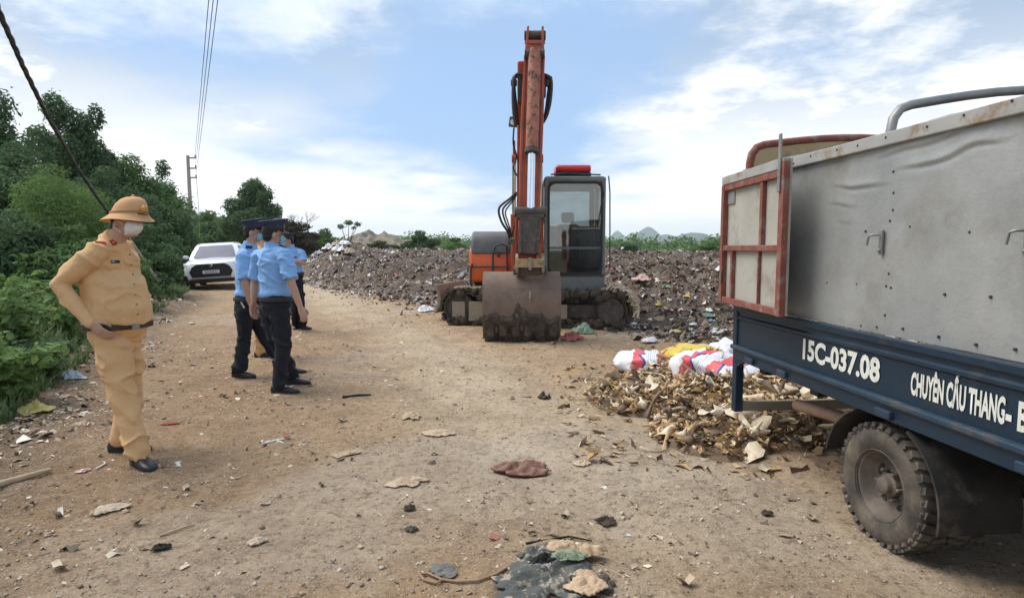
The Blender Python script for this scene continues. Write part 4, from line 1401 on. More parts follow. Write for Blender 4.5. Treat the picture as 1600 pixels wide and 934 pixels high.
# boom (behind) and lift cylinders
bc = .27
def beam(pts, w, mt, name, parent=EX, **k):
    return E(MB().prism(pts, bc - w / 2, bc + w / 2, 'x'), name, mt, parent, **k)


bm_ = beam([(11.75, 1.05), (11.4, 1.05), (11.0, 2.1), (10.55, 3.35), (10.05, 4.25), (10.0, 4.45), (10.18, 4.5), (10.75, 3.75), (11.45, 2.9), (11.75, 1.8)], .36, OR, 'boom', bevel=.03)
E(MB().cyl((bc - .30, 11.55, 1.2), (bc + .30, 11.55, 1.2), .07), 'boom_pin', DKST, bm_, smooth=50)
for s in (-1, 1):
    x = bc + s * .235
    lc = E(MB().cyl((x, 11.15, .92), (x, 10.92, 2.05), .062), 'lift_cylinder', OR, smooth=50)
    E(MB().cyl((x, 10.92, 2.05), (x, 10.70, 3.0), .034), 'piston_rod', CHROME, lc, smooth=50)
    E(MB().lathe([(.075, -.04), (.075, .04)], (x, 10.70, 3.0), (1, 0, 0), 14), 'rod_eye', OR, lc, smooth=50)
    pl = E(MB().tube([(x, 10.62, 3.3), (x, 10.9, 2.4), (x - .01 * s, 11.3, 1.5)], .022, 8), 'hydraulic_pipe', OR, bm_, smooth=50)
    for t in (.2, .45, .7, .9):
        E(MB().cyl(Vector((x, 10.62, 3.3)).lerp(Vector((x, 11.1, 1.9)), t) - Vector((0, 0, .04)), Vector((x, 10.62, 3.3)).lerp(Vector((x, 11.1, 1.9)), t) + Vector((0, 0, .04)), .033, 8), 'pipe_clamp', DKST, pl)

# arm: hangs in front, from the top end down to the bucket pin
AT, AB = P(836, 52, 9.95), P(824, 402, 9.48)
bx_ = Vector((1, 0, 0))
ad = (AB - AT).normalized(); an = bx_.cross(ad).normalized()
if an.y > 0: an = -an                         # towards the camera


def armp(t, side, fwd): return AT + (AB - AT) * t + bx_ * side + an * fwd


rs = []
for t, w, f0, f1 in ((.06, .30, -.12, .10), (.16, .33, -.30, .13), (.28, .35, -.32, .13), (.42, .36, -.26, .12), (.62, .35, -.20, .12), (.82, .33, -.14, .12), (.985, .27, -.10, .10)):
    rs.append([armp(t, -w / 2, f0), armp(t, w / 2, f0), armp(t, w / 2, f1), armp(t, -w / 2, f1)])
arm = E(MB().rings(rs), 'arm', OR, bevel=.02)
for s in (-1, 1):                             # side plates of the arm's top fork and flange strips
    E(MB().bar(armp(-.015, s * .115, .0), armp(.13, s * .135, .0), .24, .035, side=an), 'top_fork_plate', OR, arm, bevel=.006)
    E(MB().bar(armp(.12, s * .150, .14), armp(.80, s * .150, .135), .03, .035, side=bx_), 'flange', OR, arm)
E(MB().cyl(armp(.012, -.17, 0), armp(.012, .17, 0), .075, 18), 'arm_top_pin', DKST, arm, smooth=50)
E(MB().cyl(armp(.12, -.155, .20), armp(.12, .155, .20), .065, 16), 'cylinder_pin', DKST, arm, smooth=50)
E(MB().bar(armp(.055, -.16, .10), armp(.055, .16, .10), .03, .06, side=an), 'top_cross_plate', OR, arm)
cy0, cy1, cy2 = armp(.105, .0, .24), armp(.545, .005, .26), P(829, 328, 9.2)
ORC = mat('scraped_cylinder_paint', (.40, .17, .10), (.28, .09, .05), scale=8, rough=.6, dirt=(.055, .045, .038), dscale=(7), dcut=(.50, .62), bump=.25, bscale=30)
cyl = E(MB().tube([cy0, cy0.lerp(cy1, .1), cy1], [.075, .098, .098], 18), 'bucket_cylinder', ORC, smooth=50)
E(MB().cyl(cy1 - (cy2 - cy1) * .02, cy1 + (cy2 - cy1) * .06, .108, 18), 'gland', DKST, cyl, smooth=50)
E(MB().cyl(cy1, cy2, .058, 18), 'piston_rod', CHROME, cyl, smooth=50)
# linkage
lk = E(MB().cyl(cy2 + Vector((-.245, 0, -.03)), cy2 + Vector((.235, 0, -.03)), .075, 16), 'link_pin', DKST, smooth=50)
LB = P(826, 398, 9.10)
E(MB().bar(cy2 + Vector((-.01, -.01, -.1)), LB, .31, .12, side=bx_), 'bucket_link', DKST, lk, bevel=.03)
for s in (-1, 1):
    E(MB().bar(cy2 + Vector((s * .145, -.06, -.12)), LB + Vector((s * .13, -.07, .03)), .035, .03, side=bx_), 'link_rib', DKST, lk)
    E(MB().bar(cy2 + Vector((s * .205, .05, -.03)), armp(.93, s * .195, 0), .035, .11, side=bx_), 'side_link', OR, lk, bevel=.008)
E(MB().bar(cy2 + Vector((0, -.075, -.25)), cy2 + Vector((0, -.075, -.55)), .17, .02, side=bx_), 'link_recess', MUD, lk, bevel=.01)
E(MB().cyl(cy2 + Vector((-.20, -.02, -.10)), cy2 + Vector((.20, -.02, -.10)), .055, 14), 'lower_link_pin', DKST, lk, smooth=50)
# bucket
BX0, BX1 = P(757, 430, 9.25).x, P(873, 430, 9.25).x
prof = [(9.86, 1.06), (9.60, 1.08), (9.40, 1.03), (9.27, .90), (9.21, .68), (9.20, .44), (9.25, .22), (9.33, .07)]
inn = [(y + .035 + .012 * i, z - (.035 if i < 3 else 0)) for i, (y, z) in enumerate(prof)][1:]
bk = E(MB().prism(prof + inn[::-1], BX0, BX1, 'x'), 'bucket', BUCK, smooth=40)
side = prof + [(9.46, .10), (9.72, .42), (9.90, .80)]
for x in (BX0 - .022, BX1 - .002):
    E(MB().prism(side, x, x + .024, 'x'), 'bucket_side', BUCK, bk)
nt_ = 6
for k in range(nt_):
    x = BX0 + (BX1 - BX0) * (k + .5) / nt_
    E(MB().prism([(9.215, .34), (9.19, .30), (9.225, .12), (9.33, .0), (9.37, .02), (9.34, .12), (9.27, .30)], x - .058, x + .058, 'x'), 'bucket_tooth', DKST, bk, bevel=.012)
for s in (-1, 1):
    x = bc + s * .195
    E(MB().prism([(9.30, 1.02), (9.20, 1.12), (9.22, 1.30), (9.34, 1.36), (9.62, 1.34), (9.74, 1.20), (9.74, 1.05), (9.5, 1.04)], x - .02, x + .02, 'x'), 'bucket_ear', TANST, bk, bevel=.006)
E(MB().bar((bc - .215, 9.21, 1.22), (bc + .215, 9.21, 1.22), .05, .13, side=(0, 1, 0)), 'ear_cross_plate', YELST, bk, bevel=.006)
E(MB().box(bc - .022, bc + .022, 9.13, 9.19, 1.12, 1.30), 'cross_rib', TANST, bk, bevel=.004)
for y, z in ((9.30, 1.10), (9.62, 1.12)):
    E(MB().cyl((bc - .25, y, z), (bc + .25, y, z), .06, 14), 'bucket_pin', DKST, bk, smooth=50)
E(MB().box(bc - .15, bc + .15, 9.22, 9.30, 1.03, 1.14), 'ear_pocket', MUD, bk)
E(MB().prism([(9.215, .80), (9.17, .70), (9.205, .62), (9.22, .62)], bc - .015, bc + .012, 'x'), 'wear_lug', TANST, bk)
# mud caked over the lower back of the bucket
nx, nz = 60, 34
us = np.linspace(0, 1, nx); ws = np.linspace(0, 1, nz)
U_, W_ = np.meshgrid(us, ws)
zz = .03 + .62 * W_
yy = np.interp(zz, [.03, .22, .44, .68], [9.345, 9.25, 9.20, 9.21])
edge = .66 + .26 * np.exp(-((U_ - .5) / .16) ** 2) + .13 * fbm(U_ * 9, 0, 0, 3, 4)
th = .055 * (1 - sstep(W_, edge - .14, edge)) * (1 + .7 * fbm(U_ * 9, W_ * 4, 0, 4, 6)) - .012
th = th - .020 * (np.abs(((U_ * nt_) % 1) - .5) > .40) * (W_ < .45)
Vm = np.stack([BX0 + .005 + (BX1 - BX0 - .01) * U_, yy - th, zz], -1).reshape(-1, 3) - np.array(EX.location)
i = (np.arange(nz - 1)[:, None] * nx + np.arange(nx - 1)[None]).ravel()
link('mud_crust', np_mesh('mud_crust', Vm, np.stack([i, i + 1, i + 1 + nx, i + nx], -1), MUD, smooth=True), bk)
bk.location = (0, -.20, 0)
# hoses
def hose(pts, r=.020, parent=EX, name='hydraulic_hose'):
    pts = [Vector(p) for p in pts]
    out = []
    for i in range(len(pts) - 1):
        p0, p1, p2, p3 = pts[max(i - 1, 0)], pts[i], pts[i + 1], pts[min(i + 2, len(pts) - 1)]
        for k in range(5):
            t = k / 5
            out.append(.5 * ((2 * p1) + (p2 - p0) * t + (2 * p0 - 5 * p1 + 4 * p2 - p3) * t * t + (3 * p1 - p0 - 3 * p2 + p3) * t ** 3))
    out.append(pts[-1])
    return E(MB().tube(out, r, 8), name, HOSE, parent, smooth=60)


for q in (0, 1):
    d = 9.85 + q * .12; o = q * 4
    hose([P(817, 118 + o, d), P(810, 116 + o, d), P(804 - o * .3, 122, d), P(802 + o * .4, 145, d), P(803 + o, 175, d), P(806 + o * .6, 195, d)], .030)
    hose([P(846, 118 + o, d), P(853, 118 + o, d), P(861 - o * .6, 126, d), P(860 - o, 155, d), P(855 - o * .6, 178, d), P(848, 192, d)], .028)
E(MB().obox(P(803, 130, 9.9), (.10, .10, .10)), 'hose_coupling', DKST, arm, bevel=.02)
E(MB().obox(P(858, 128, 9.9), (.10, .10, .16)), 'hose_coupling', DKST, arm, bevel=.02)
E(MB().obox(P(813, 142, 9.95), (.09, .14, .42)), 'hose_bracket', DKST, arm, bevel=.02)
E(MB().obox(P(849, 138, 9.95), (.08, .14, .30)), 'hose_bracket', DKST, arm, bevel=.02)
wl = E(MB().obox(P(802, 191, 10.0), (.14, .12, .15), Matrix.Rotation(.15, 3, 'Y')), 'work_lamp', GREYP, arm, bevel=.015)
E(MB().lathe([(.05, 0), (.05, -.012)], P(802, 191, 9.935), (0, 1, 0), 14), 'lens', mat('lamp_lens', (.8, .8, .78), rough=.15), wl)
hose([P(803, 200, 10.2), P(802, 225, 10.2), P(807, 245, 10.3), P(802, 262, 10.3), P(808, 275, 10.3)], .014)
for k, (a, b) in enumerate(((0, 0), (6, 4), (10, 12))):
    hose([P(807, 300 + a * .4, 10.6), P(797 + a * .6, 310 + a * .2, 10.6), P(780 + a, 325 + b * .4, 10.6), P(783 + a, 345, 10.6), P(793 + a * .5, 362, 10.6), P(798, 378, 10.7)], .020 - .004 * k)
hose([P(806, 345, 10.6), P(801, 362, 10.6), P(800, 376, 10.7), P(806, 372, 10.8)], .012)
tg = MB()
gg = np.random.default_rng(3)
nxx = 14
EXg = []
for i in range(nxx):
    for j in range(6):
        p = P(796 + i * .9 + gg.normal() * 1.0, 372 + j * 1.8 + i * -.05 + gg.normal() * .8 + (10 if i < 4 else 0) * j / 5, 10.45 + gg.normal() * .02)
        EXg.append(p)
tg.add(EXg, [(i * 6 + j, i * 6 + j + 1, i * 6 + j + 7, i * 6 + j + 6) for i in range(nxx - 1) for j in range(5)])
E(tg, 'green_rag', mat('green_cloth', (.13, .17, .12), (.20, .23, .17), scale=9, rough=.95))
# ---------------------------------------------------------------- people
def remesh(mb, vox, smooth_it=3, name='m', fold=None):
    me = bpy.data.meshes.new(name)
    me.from_pydata(mb.v, [], mb.f); fix_normals(me)
    o = bpy.data.objects.new('tmp', me); COL.objects.link(o)
    r = o.modifiers.new('r', 'REMESH'); r.mode = 'VOXEL'; r.voxel_size = vox
    if smooth_it:
        s = o.modifiers.new('s', 'SMOOTH'); s.factor = .5; s.iterations = smooth_it
    dg = bpy.context.evaluated_depsgraph_get(); dg.update()
    out = bpy.data.meshes.new_from_object(o.evaluated_get(dg))
    bpy.data.objects.remove(o); bpy.data.meshes.remove(me)
    if fold:
        n = len(out.vertices)
        co = np.zeros(n * 3); out.vertices.foreach_get('co', co); co = co.reshape(-1, 3)
        no = np.zeros(n * 3); out.vertices.foreach_get('normal', no); no = no.reshape(-1, 3)
        co = co + no * fold(co)[:, None]
        out.vertices.foreach_set('co', co.ravel()); out.update()
    out.shade_smooth()
    return out


def attach(me, name, mt, root):
    o = root.location
    co = np.zeros(len(me.vertices) * 3); me.vertices.foreach_get('co', co)
    co = co.reshape(-1, 3) - np.array(o)
    me.vertices.foreach_set('co', co.ravel()); me.update(); me.name = name
    me.materials.clear(); me.materials.append(mt)
    return link(name, me, root)


SKIN = mat('skin', (.47, .285, .20), (.41, .24, .165), scale=14, rough=.55, sss=.12)
HAIR = mat('black_hair', (.010, .009, .008), rough=.6, bump=.5, bscale=90)
TAN = mat('tan_uniform_cloth', (.69, .43, .21), (.62, .375, .175), scale=5, rough=.9, wrinkle=.5, bump=.2, bscale=220)
TANH = mat('tan_helmet_cloth', (.62, .345, .165), (.56, .30, .135), scale=6, rough=.85, bump=.15, bscale=200)
BLUE = mat('light_blue_shirt', (.235, .44, .76), (.20, .39, .70), scale=5, rough=.85, wrinkle=.5, bump=.08, bscale=220)
NAVYC = mat('black_navy_trousers', (.006, .0075, .013), (.009, .011, .017), scale=5, rough=.9, wrinkle=.4)
SHOE = mat('black_shoe_leather', (.008, .008, .008), (.02, .018, .015), scale=12, rough=.4, dirt=(.12, .09, .065), dscale=14, dcut=(.60, .80))
BELT = mat('brown_belt', (.035, .016, .010), rough=.4)
MASKW = mat('white_mask', (.80, .79, .78), rough=.9)
MASKB = mat('blue_mask', (.24, .50, .66), rough=.9)
REDT = mat('red_tab', (.42, .02, .02), rough=.7)
GOLD = mat('gold_badge', (.70, .46, .10), rough=.35, metal=.7)
DARKB = mat('dark_tab', (.02, .022, .03), rough=.6)


def person(label, J, f, cloth, tr, cap, mask, sleeve='long', belly=0.0, size=1.0, hair=True, feet=None, tf=None, hands=None, group='officers standing on the track', look=None):
    """J: joint positions in the world; f: facing of the chest; feet: toe directions; look: facing of the head"""
    J = {k: Vector(v) for k, v in J.items()}
    f = Vector(f).normalized(); lat = Vector((f.y, -f.x, 0))            # lat = the person's right
    look = Vector(look or f).normalized(); hl = Vector((look.y, -look.x, 0)).normalized()
    base = (J['aR'] + J['aL']) / 2; base.z = min(J['aR'].z, J['aL'].z) - .09 * size
    root = thing('person', label, 'person', base, 0, group)
    S = size
    pel, che, nec, hea = J['pelvis'], J['chest'], J['neck'], J['head']
    wai = pel.lerp(che, .42)
    tfv = Vector(tf).normalized() if tf else f

    def torso(m, g, shirt=False):
        pts = [pel + (wai - pel) * (.62 if shirt else 0), pel + (wai - pel) * (.74 if shirt else .45), wai + f * belly * .55, wai.lerp(che, .5) + f * belly * .38, che, che.lerp(nec, .5), nec - Vector((0, 0, .045 * S))]
        if shirt: pts[0] += f * belly * .40; pts[1] += f * belly * .46
        la = [.160 + (.3 * belly + .004 if shirt else 0), .163 + (.34 * belly + .006 if shirt else 0), .158 + belly * .35, .165 + belly * .2, .175, .158, .085]
        ap = [.122 + (.5 * belly + .004 if shirt else 0), .122 + (.58 * belly + .004 if shirt else 0), .115 + belly * .65, .118 + belly * .45, .118, .105, .072]
        m.tube(pts, [x * S + g for x in la], 20, lat=lat, rb=[x * S + g for x in ap], dome=True)
        m.tube([J['sR'], J['sR'].lerp(J['sL'], .5) + Vector((0, 0, .022 * S)), J['sL']], [.060 * S + g, .075 * S + g, .060 * S + g], 14, dome=True)

    def arm(m, s, r, t1=1.0, dome=True):
        a, b, c = J['s' + s], J['e' + s], J['w' + s]
        pts = [a, a.lerp(b, .35), a.lerp(b, .8), b, b.lerp(c, .3), b.lerp(c, .75), c]
        k = max(2, int(round(t1 * 6)) + 1)
        m.tube(pts[:k], [q * S for q in r[:k]], 14, dome=dome)

    def leg(m, s, r, n=None, lowcut=0.0):
        a, b, c = J['h' + s], J['k' + s], J['a' + s]
        pts = [a, a.lerp(b, .3), a.lerp(b, .75), b, b.lerp(c, .3), b.lerp(c, .7), b.lerp(c, 1.0 - lowcut)]
        m.tube(pts, [q * S for q in r], 16, dome=True)
    # body
    m = MB()
    torso(m, -.022)
    for s in 'RL':
        arm(m, s, (.050, .047, .041, .040, .040, .033, .027)); leg(m, s, (.080, .075, .058, .052, .052, .042, .036))
        # foot
        d = Vector(feet[s]).normalized() if feet else f
        m.tube([J['a' + s], J['a' + s] + d * .08 * S - Vector((0, 0, .05 * S)), J['a' + s] + d * .16 * S - Vector((0, 0, .065 * S))], [.034 * S, .022 * S, .012 * S], 10, dome=True)
    up = (hea - nec).normalized()
    hz_ = Vector((0, 0, 1)); up2 = (up + hz_ * 1.5).normalized()
    m.tube([nec - Vector((0, 0, .05 * S)), nec.lerp(hea, .6)], [.060 * S, .055 * S], 14, dome=True)
    hr = Matrix((hl, look.cross(hl) * 0 + look, up2)).transposed()      # columns: right, forward, up
    H = lambda x, y, z: hea + hl * x * S + look * y * S + up2 * z * S
    m.ball(H(0, -.012, .022), (.075 * S, .095 * S, .095 * S), 18, 14, hr)
    m.ball(H(0, .022, -.045), (.058 * S, .068 * S, .068 * S), 16, 12, hr)
    m.ball(H(0, .058, -.088), (.030 * S, .028 * S, .022 * S), 10, 8, hr)                       # chin
    m.tube([H(0, .083, .012), H(0, .100, -.022), H(0, .094, -.036)], [.010 * S, .015 * S, .012 * S], 8, dome=True)   # nose
    m.tube([H(-.040, .072, .018), H(0, .084, .022), H(.040, .072, .018)], .011 * S, 8, dome=True)    # brow
    m.tube([H(-.022, .077, -.060), H(0, .086, -.060), H(.022, .077, -.060)], .008 * S, 8, dome=True)  # lips
    for s in (-1, 1):
        m.ball(H(s * .076, -.010, -.012), (.010 * S, .020 * S, .032 * S), 8, 8, hr)              # ears
    # hands: palm, four fingers, thumb
    for s in 'RL':
        sg = 1 if s == 'R' else -1
        w = J['w' + s]; hd = (hands or {}).get(s)
        if hd: fd, pn = Vector(hd[0]).normalized(), Vector(hd[1]).normalized()
        else:
            fd = (w - J['e' + s]).normalized(); fd = (fd * .8 + Vector((0, 0, -.3))).normalized(); pn = -lat * sg
        pn = (pn - fd * pn.dot(fd)).normalized(); sd = fd.cross(pn)     # side axis across the knuckles
        if sd.dot(f) * 1 < 0 and not hd: sd = -sd
        if hd and len(hd) > 2 and sd.dot(Vector(hd[2])) < 0: sd = -sd
        m.tube([w - fd * .01, w + fd * .045 * S, w + fd * .085 * S], [.026 * S, .040 * S, .040 * S], 12, lat=sd, rb=[.022 * S, .016 * S, .014 * S], dome=True)
        for k, (o_, ln) in enumerate(((.030, .072), (.010, .082), (-.010, .076), (-.029, .060))):
            a = w + fd * .085 * S + sd * o_ * S
            sp = (fd + sd * o_ * 2.2).normalized()
            b_ = a + sp * ln * .42 * S + pn * .008 * S; c_ = b_ + (sp * .86 + pn * .5).normalized() * ln * .33 * S; d_ = c_ + (sp * .6 + pn * .8).normalized() * ln * .27 * S
            m.tube([a - fd * .02, a, b_, c_, d_], [.0095 * S, .0098 * S, .009 * S, .0085 * S, .0072 * S], 8, dome=True)
        a = w + fd * .028 * S + sd * .026 * S
        b_ = a + (fd * .55 + sd * .75).normalized() * .036 * S + pn * .010 * S
        m.tube([a - sd * .012, a, b_, b_ + (fd * .85 + sd * .3 + pn * .25).normalized() * .034 * S, b_ + (fd * .9 + pn * .45).normalized() * .056 * S], [.014 * S, .0135 * S, .0115 * S, .0105 * S, .008 * S], 8, dome=True)
    attach(remesh(m, .0062, 2), 'body', SKIN, root)
    for s in (-1, 1):
        MB().ball(H(s * .030, .074, .004), (.011 * S, .008 * S, .006 * S), 8, 6, hr).build('eye', mat('eye', (.02, .014, .012), rough=.2), root, smooth=60)
    # shirt
    ph = rnd.uniform(0, 50)
    bz = (pel + (wai - pel) * .47).z

    def folds(c):
        z = c[:, 2]
        n1 = fbm(c[:, 0] * 7 + ph, c[:, 1] * 7, z * 13, 3, 3)
        n2 = np.abs(fbm(c[:, 0] * 4.5, c[:, 1] * 4.5 + ph, z * 4.5 + c[:, 0] * 6, 3, 9))
        n3 = 1 - np.abs(fbm(c[:, 0] * 3 - z * 5, c[:, 1] * 5 + ph, z * 8 + c[:, 0] * 5, 2, 21)) * 2
        return .003 * n1 + .007 * (n2 - .25) + .017 * np.clip(n3, 0, 1) ** 2.5 * sstep(z - bz, .05, .2)
    m = MB(); torso(m, .004, True)
    if sleeve == 'long':
        for s in 'RL': arm(m, s, (.064, .061, .057, .055, .050, .043, .038))
    else:
        for s in 'RL':
            a, b = J['s' + s], J['e' + s]
            m.tube([a, a.lerp(b, .4), a.lerp(b, .82)], [.070 * S, .074 * S, .076 * S], 16)
    m.tube([nec - Vector((0, 0, .05 * S)), nec - Vector((0, 0, .0)), nec + up * .030 * S], [.082 * S, .070 * S, .067 * S], 16, lat=lat)
    shirt = attach(remesh(m, .0085, 3, fold=folds), 'shirt', cloth, root)
    # trousers

    def folds2(c):
        z = c[:, 2]
        n1 = fbm(c[:, 0] * 6 + ph, c[:, 1] * 6, z * 9, 3, 13)
        n2 = np.abs(fbm(c[:, 0] * 5 + z * 3, c[:, 1] * 5 + ph, z * 6, 3, 19))
        n3 = 1 - np.abs(fbm(c[:, 0] * 4 - z * 3, c[:, 1] * 5 + ph, z * 7 + c[:, 0] * 7, 2, 27)) * 2
        return (.003 * n1 + .008 * (n2 - .25) + .024 * np.clip(n3, 0, 1) ** 2.5) * sstep(bz - z, .02, .16)
    m = MB()
    m.tube([pel + (wai - pel) * .62 + f * belly * .35, pel + (wai - pel) * .30 + f * belly * .2, pel, pel - Vector((0, 0, .05 * S))], [(.166 + belly * .3) * S, .172 * S, .174 * S, .150 * S], 20, lat=lat, rb=[(.128 + belly * .42) * S, (.128 + belly * .2) * S, .135 * S, .115 * S], dome=True)
    for s in 'RL': leg(m, s, (.094, .092, .076, .070, .067, .066, .071), lowcut=-.02)
    attach(remesh(m, .0095, 3, fold=folds2), 'trousers', tr, root)
    # belt
    bc_ = pel + (wai - pel) * .42 + f * belly * .34
    rs = []
    tl = ((wai - pel).normalized() + Vector((0, 0, 1))).normalized()
    for q, dz in ((.008, -.021), (.014, -.019), (.014, .019), (.008, .021)):
        rs.append([bc_ + lat * ((.166 + belly * .3) * S + .003 + q) * math.cos(a) + f * ((.128 + belly * .42) * S + .003 + q) * math.sin(a) + tl * dz * S for a in [2 * math.pi * j / 36 for j in range(36)]])
    belt = MB().rings(rs).build('belt', BELT if cloth is TAN else DARKB, root, smooth=50)
    if cloth is TAN:
        MB().obox(bc_ + f * ((.128 + belly * .42) * S + .012), (.05, .014, .042), Matrix((lat, f, tl)).transposed()).build('buckle', GREYST, belt, bevel=.004)
    # socks and shoes
    for s in 'RL':
        cc = J['a' + s]; MB().tube([cc + (J['k' + s] - cc) * .30, cc + Vector((0, 0, .02)), cc - Vector((0, 0, .05 * S))], [.052 * S, .047 * S, .050 * S], 12, dome=True).build('sock', DARKB, root, smooth=60)
        d = Vector(feet[s]).normalized() if feet else f
        a = J['a' + s].copy(); gr = a.z - .09 * S; sd = Vector((d.y, -d.x, 0))
        rings = []
        for t, wd, h in ((-.085, .018, .045), (-.078, .032, .068), (-.04, .038, .082), (.02, .040, .080), (.07, .044, .062), (.12, .048, .048), (.165, .043, .038), (.195, .028, .028), (.205, .010, .018)):
            ring = []
            for k in range(14):
                an = 2 * math.pi * k / 14
                x, z = math.cos(an), math.sin(an)
                ring.append(Vector((a.x, a.y, gr)) + d * t * S + sd * wd * S * x + Vector((0, 0, (h * S * (.5 + .5 * z) if z > -.3 else 0) + .004)))
            rings.append(ring)
        o = MB().rings(rings).build('shoe', SHOE, root, smooth=60)
        soles = [Vector((a.x, a.y, gr - .006)) + d * t * S + sd * w_ * S for t, w_ in ((-.088, 0), (-.07, .034), (.0, .040), (.11, .051), (.17, .045), (.212, 0), (.17, -.045), (.11, -.051), (.0, -.040), (-.07, -.034))]
        n = len(soles)
        MB().add(soles + [p + Vector((0, 0, .018)) for p in soles], [tuple(range(n)), tuple(range(2 * n - 1, n - 1, -1))] + [(j, (j + 1) % n, n + (j + 1) % n, n + j) for j in range(n)]).build('sole', DARKB, o)
    # hair
    if hair:
        m = MB(); m.ball(H(0, -.022, .030), (.080 * S, .094 * S, .094 * S), 16, 12, hr); m.ball(H(0, -.055, -.025), (.066 * S, .052 * S, .055 * S), 12, 10, hr)
        attach(remesh(m, .009, 2), 'hair', HAIR, root)
    # face mask
    rs = []
    nk = 13
    for i in range(9):
        t = i / 8
        z = .000 - .096 * t
        row = []
        for k in range(nk):
            a = (k / (nk - 1) - .5) * (2.25 - .9 * abs(t - .42) ** 1.3)
            bul = .018 * math.sin(math.pi * t) * math.cos(a * .9) ** 2
            rx, ry = .066 + bul - .010 * t, .084 + bul * 1.5 - .012 * abs(t - .4)
            if t > .75: ry -= .016 * (t - .75) / .25
            row.append(H(rx * math.sin(a), .016 + ry * math.cos(a), z))
        rs.append(row)
    vs = [p for r_2 in rs for p in r_2]
    mm = MB().add(vs, [(i * nk + k, i * nk + k + 1, (i + 1) * nk + k + 1, (i + 1) * nk + k) for i in range(8) for k in range(nk - 1)])
    mk = mm.build('face_mask', mask, root, smooth=60)
    so = mk.modifiers.new('solid', 'SOLIDIFY'); so.thickness = .003
    for s in (-1, 1):
        MB().tube([H(s * .062, .042, -.02), H(s * .078, .01, .005), H(s * .080, -.018, .012)], .0022, 5).tube([H(s * .062, .040, -.075), H(s * .078, .004, -.045), H(s * .080, -.020, -.035)], .0022, 5).build('ear_loop', mask, mk)
    # headgear
    if cap == 'helmet':
        prof = [(0, .172), (.012, .172), (.014, .166), (.040, .163), (.066, .148), (.086, .120), (.096, .085), (.100, .055), (.103, .050), (.122, .034), (.146, .012), (.150, .008), (.146, .006), (.118, .026), (.098, .040), (.085, .06), (.05, .12)]
        rings = []
        nn = 32
        for r_3, h in prof:
            ring = []
            for j in range(nn):
                a = 2 * math.pi * j / nn
                fw = math.cos(a); dip = -.020 * max(0, fw) ** 2 * (r_3 > .105) + -.010 * max(0, -fw) ** 2 * (r_3 > .105)
                ln = 1.16 + .05 * (r_3 > .11) * fw
                ring.append(H(r_3 * .97 * math.sin(a), -.004 + r_3 * ln * fw, .008 + h * 1.0 + dip))
            rings.append(ring)
        hm = MB().rings(rings).build('sun_helmet', TANH, root, smooth=50)
        ringb = [[H((.101 + q) * .97 * math.sin(a), -.004 + (.101 + q) * 1.17 * math.cos(a), .008 + h) for a in [2 * math.pi * j / 32 for j in range(32)]] for q, h in ((.001, .050), (.005, .052), (.004, .066), (.0, .068))]
        MB().rings(ringb).build('helmet_band', mat('tan_band', (.40, .22, .09), rough=.8), hm, smooth=50)
        MB().ball(H(0, .118, .086), (.024, .010, .026), 12, 8, hr).build('cap_badge', GOLD, hm, smooth=50)
        MB().ball(H(0, -.004, .182), (.010, .010, .008), 8, 6).build('vent_button', TANH, hm, smooth=50)
        MB().tube([H(.045, .128, .052), H(0, .142, .046), H(-.045, .128, .052)], .004, 6).build('chin_strap', BELT, hm)
    else:
        CAPC = mat('navy_cap_cloth', (.035, .045, .085), (.028, .035, .07), scale=8, rough=.85)
        rings = []
        for r_3, h, tilt in ((.084, .040, 0), (.088, .042, 0), (.089, .085, 0), (.096, .098, .2), (.128, .118, 1), (.133, .126, 1), (.126, .134, 1), (.06, .142, .7), (.01, .144, .6)):
            rings.append([H(r_3 * math.sin(a), -.008 + r_3 * 1.10 * math.cos(a) + .004, h + .022 * tilt * math.cos(a) + .012 * tilt) for a in [2 * math.pi * j / 28 for j in range(28)]])
        cp = MB().rings(rings).build('peaked_cap', CAPC, root, smooth=45)
        vv, nn = [], 11
        for q, r_3, dz in ((0, .088, .046), (1, .140, .022)):
            for j in range(nn):
                a = (j / (nn - 1) - .5) * 2.2
                vv.append(H(r_3 * .98 * math.sin(a), -.008 + .088 * 1.10 * math.cos(a) * (1 - q) + q * (.090 + .066 * math.cos(a * 1.1)), dz))
        vz_ = MB().add(vv, [(j, j + 1, nn + j + 1, nn + j) for j in range(nn - 1)]).build('visor', mat('patent_black', (.008, .008, .009), rough=.2), cp, smooth=60)
        so = vz_.modifiers.new('solid', 'SOLIDIFY'); so.thickness = .005
        MB().ball(H(0, .100, .088), (.016, .008, .020), 10, 8, hr).build('cap_badge', GOLD, cp, smooth=50)
        band = [[H((.0905 + q) * math.sin(a), -.008 + (.0905 + q) * 1.10 * math.cos(a) + .004, h) for a in [2 * math.pi * j / 28 for j in range(28)]] for q, h in ((0, .044), (.002, .046), (.002, .064), (0, .066))]
        MB().rings(band).build('cap_band', DARKB, cp, smooth=45)
    return root, shirt, dict(H=H, f=f, lat=lat, J=J, wai=wai, che=che, pel=pel, S=S, belly=belly)


def on_shirt(shirt, root, origin, direction):
    """first point of the shirt along a ray: where badges and flaps are sewn on"""
    o = Vector(origin) - root.location
    hit, loc, nor, _ = shirt.ray_cast(o, Vector(direction).normalized())
    return (loc + root.location, nor) if hit else (Vector(origin), -Vector(direction))


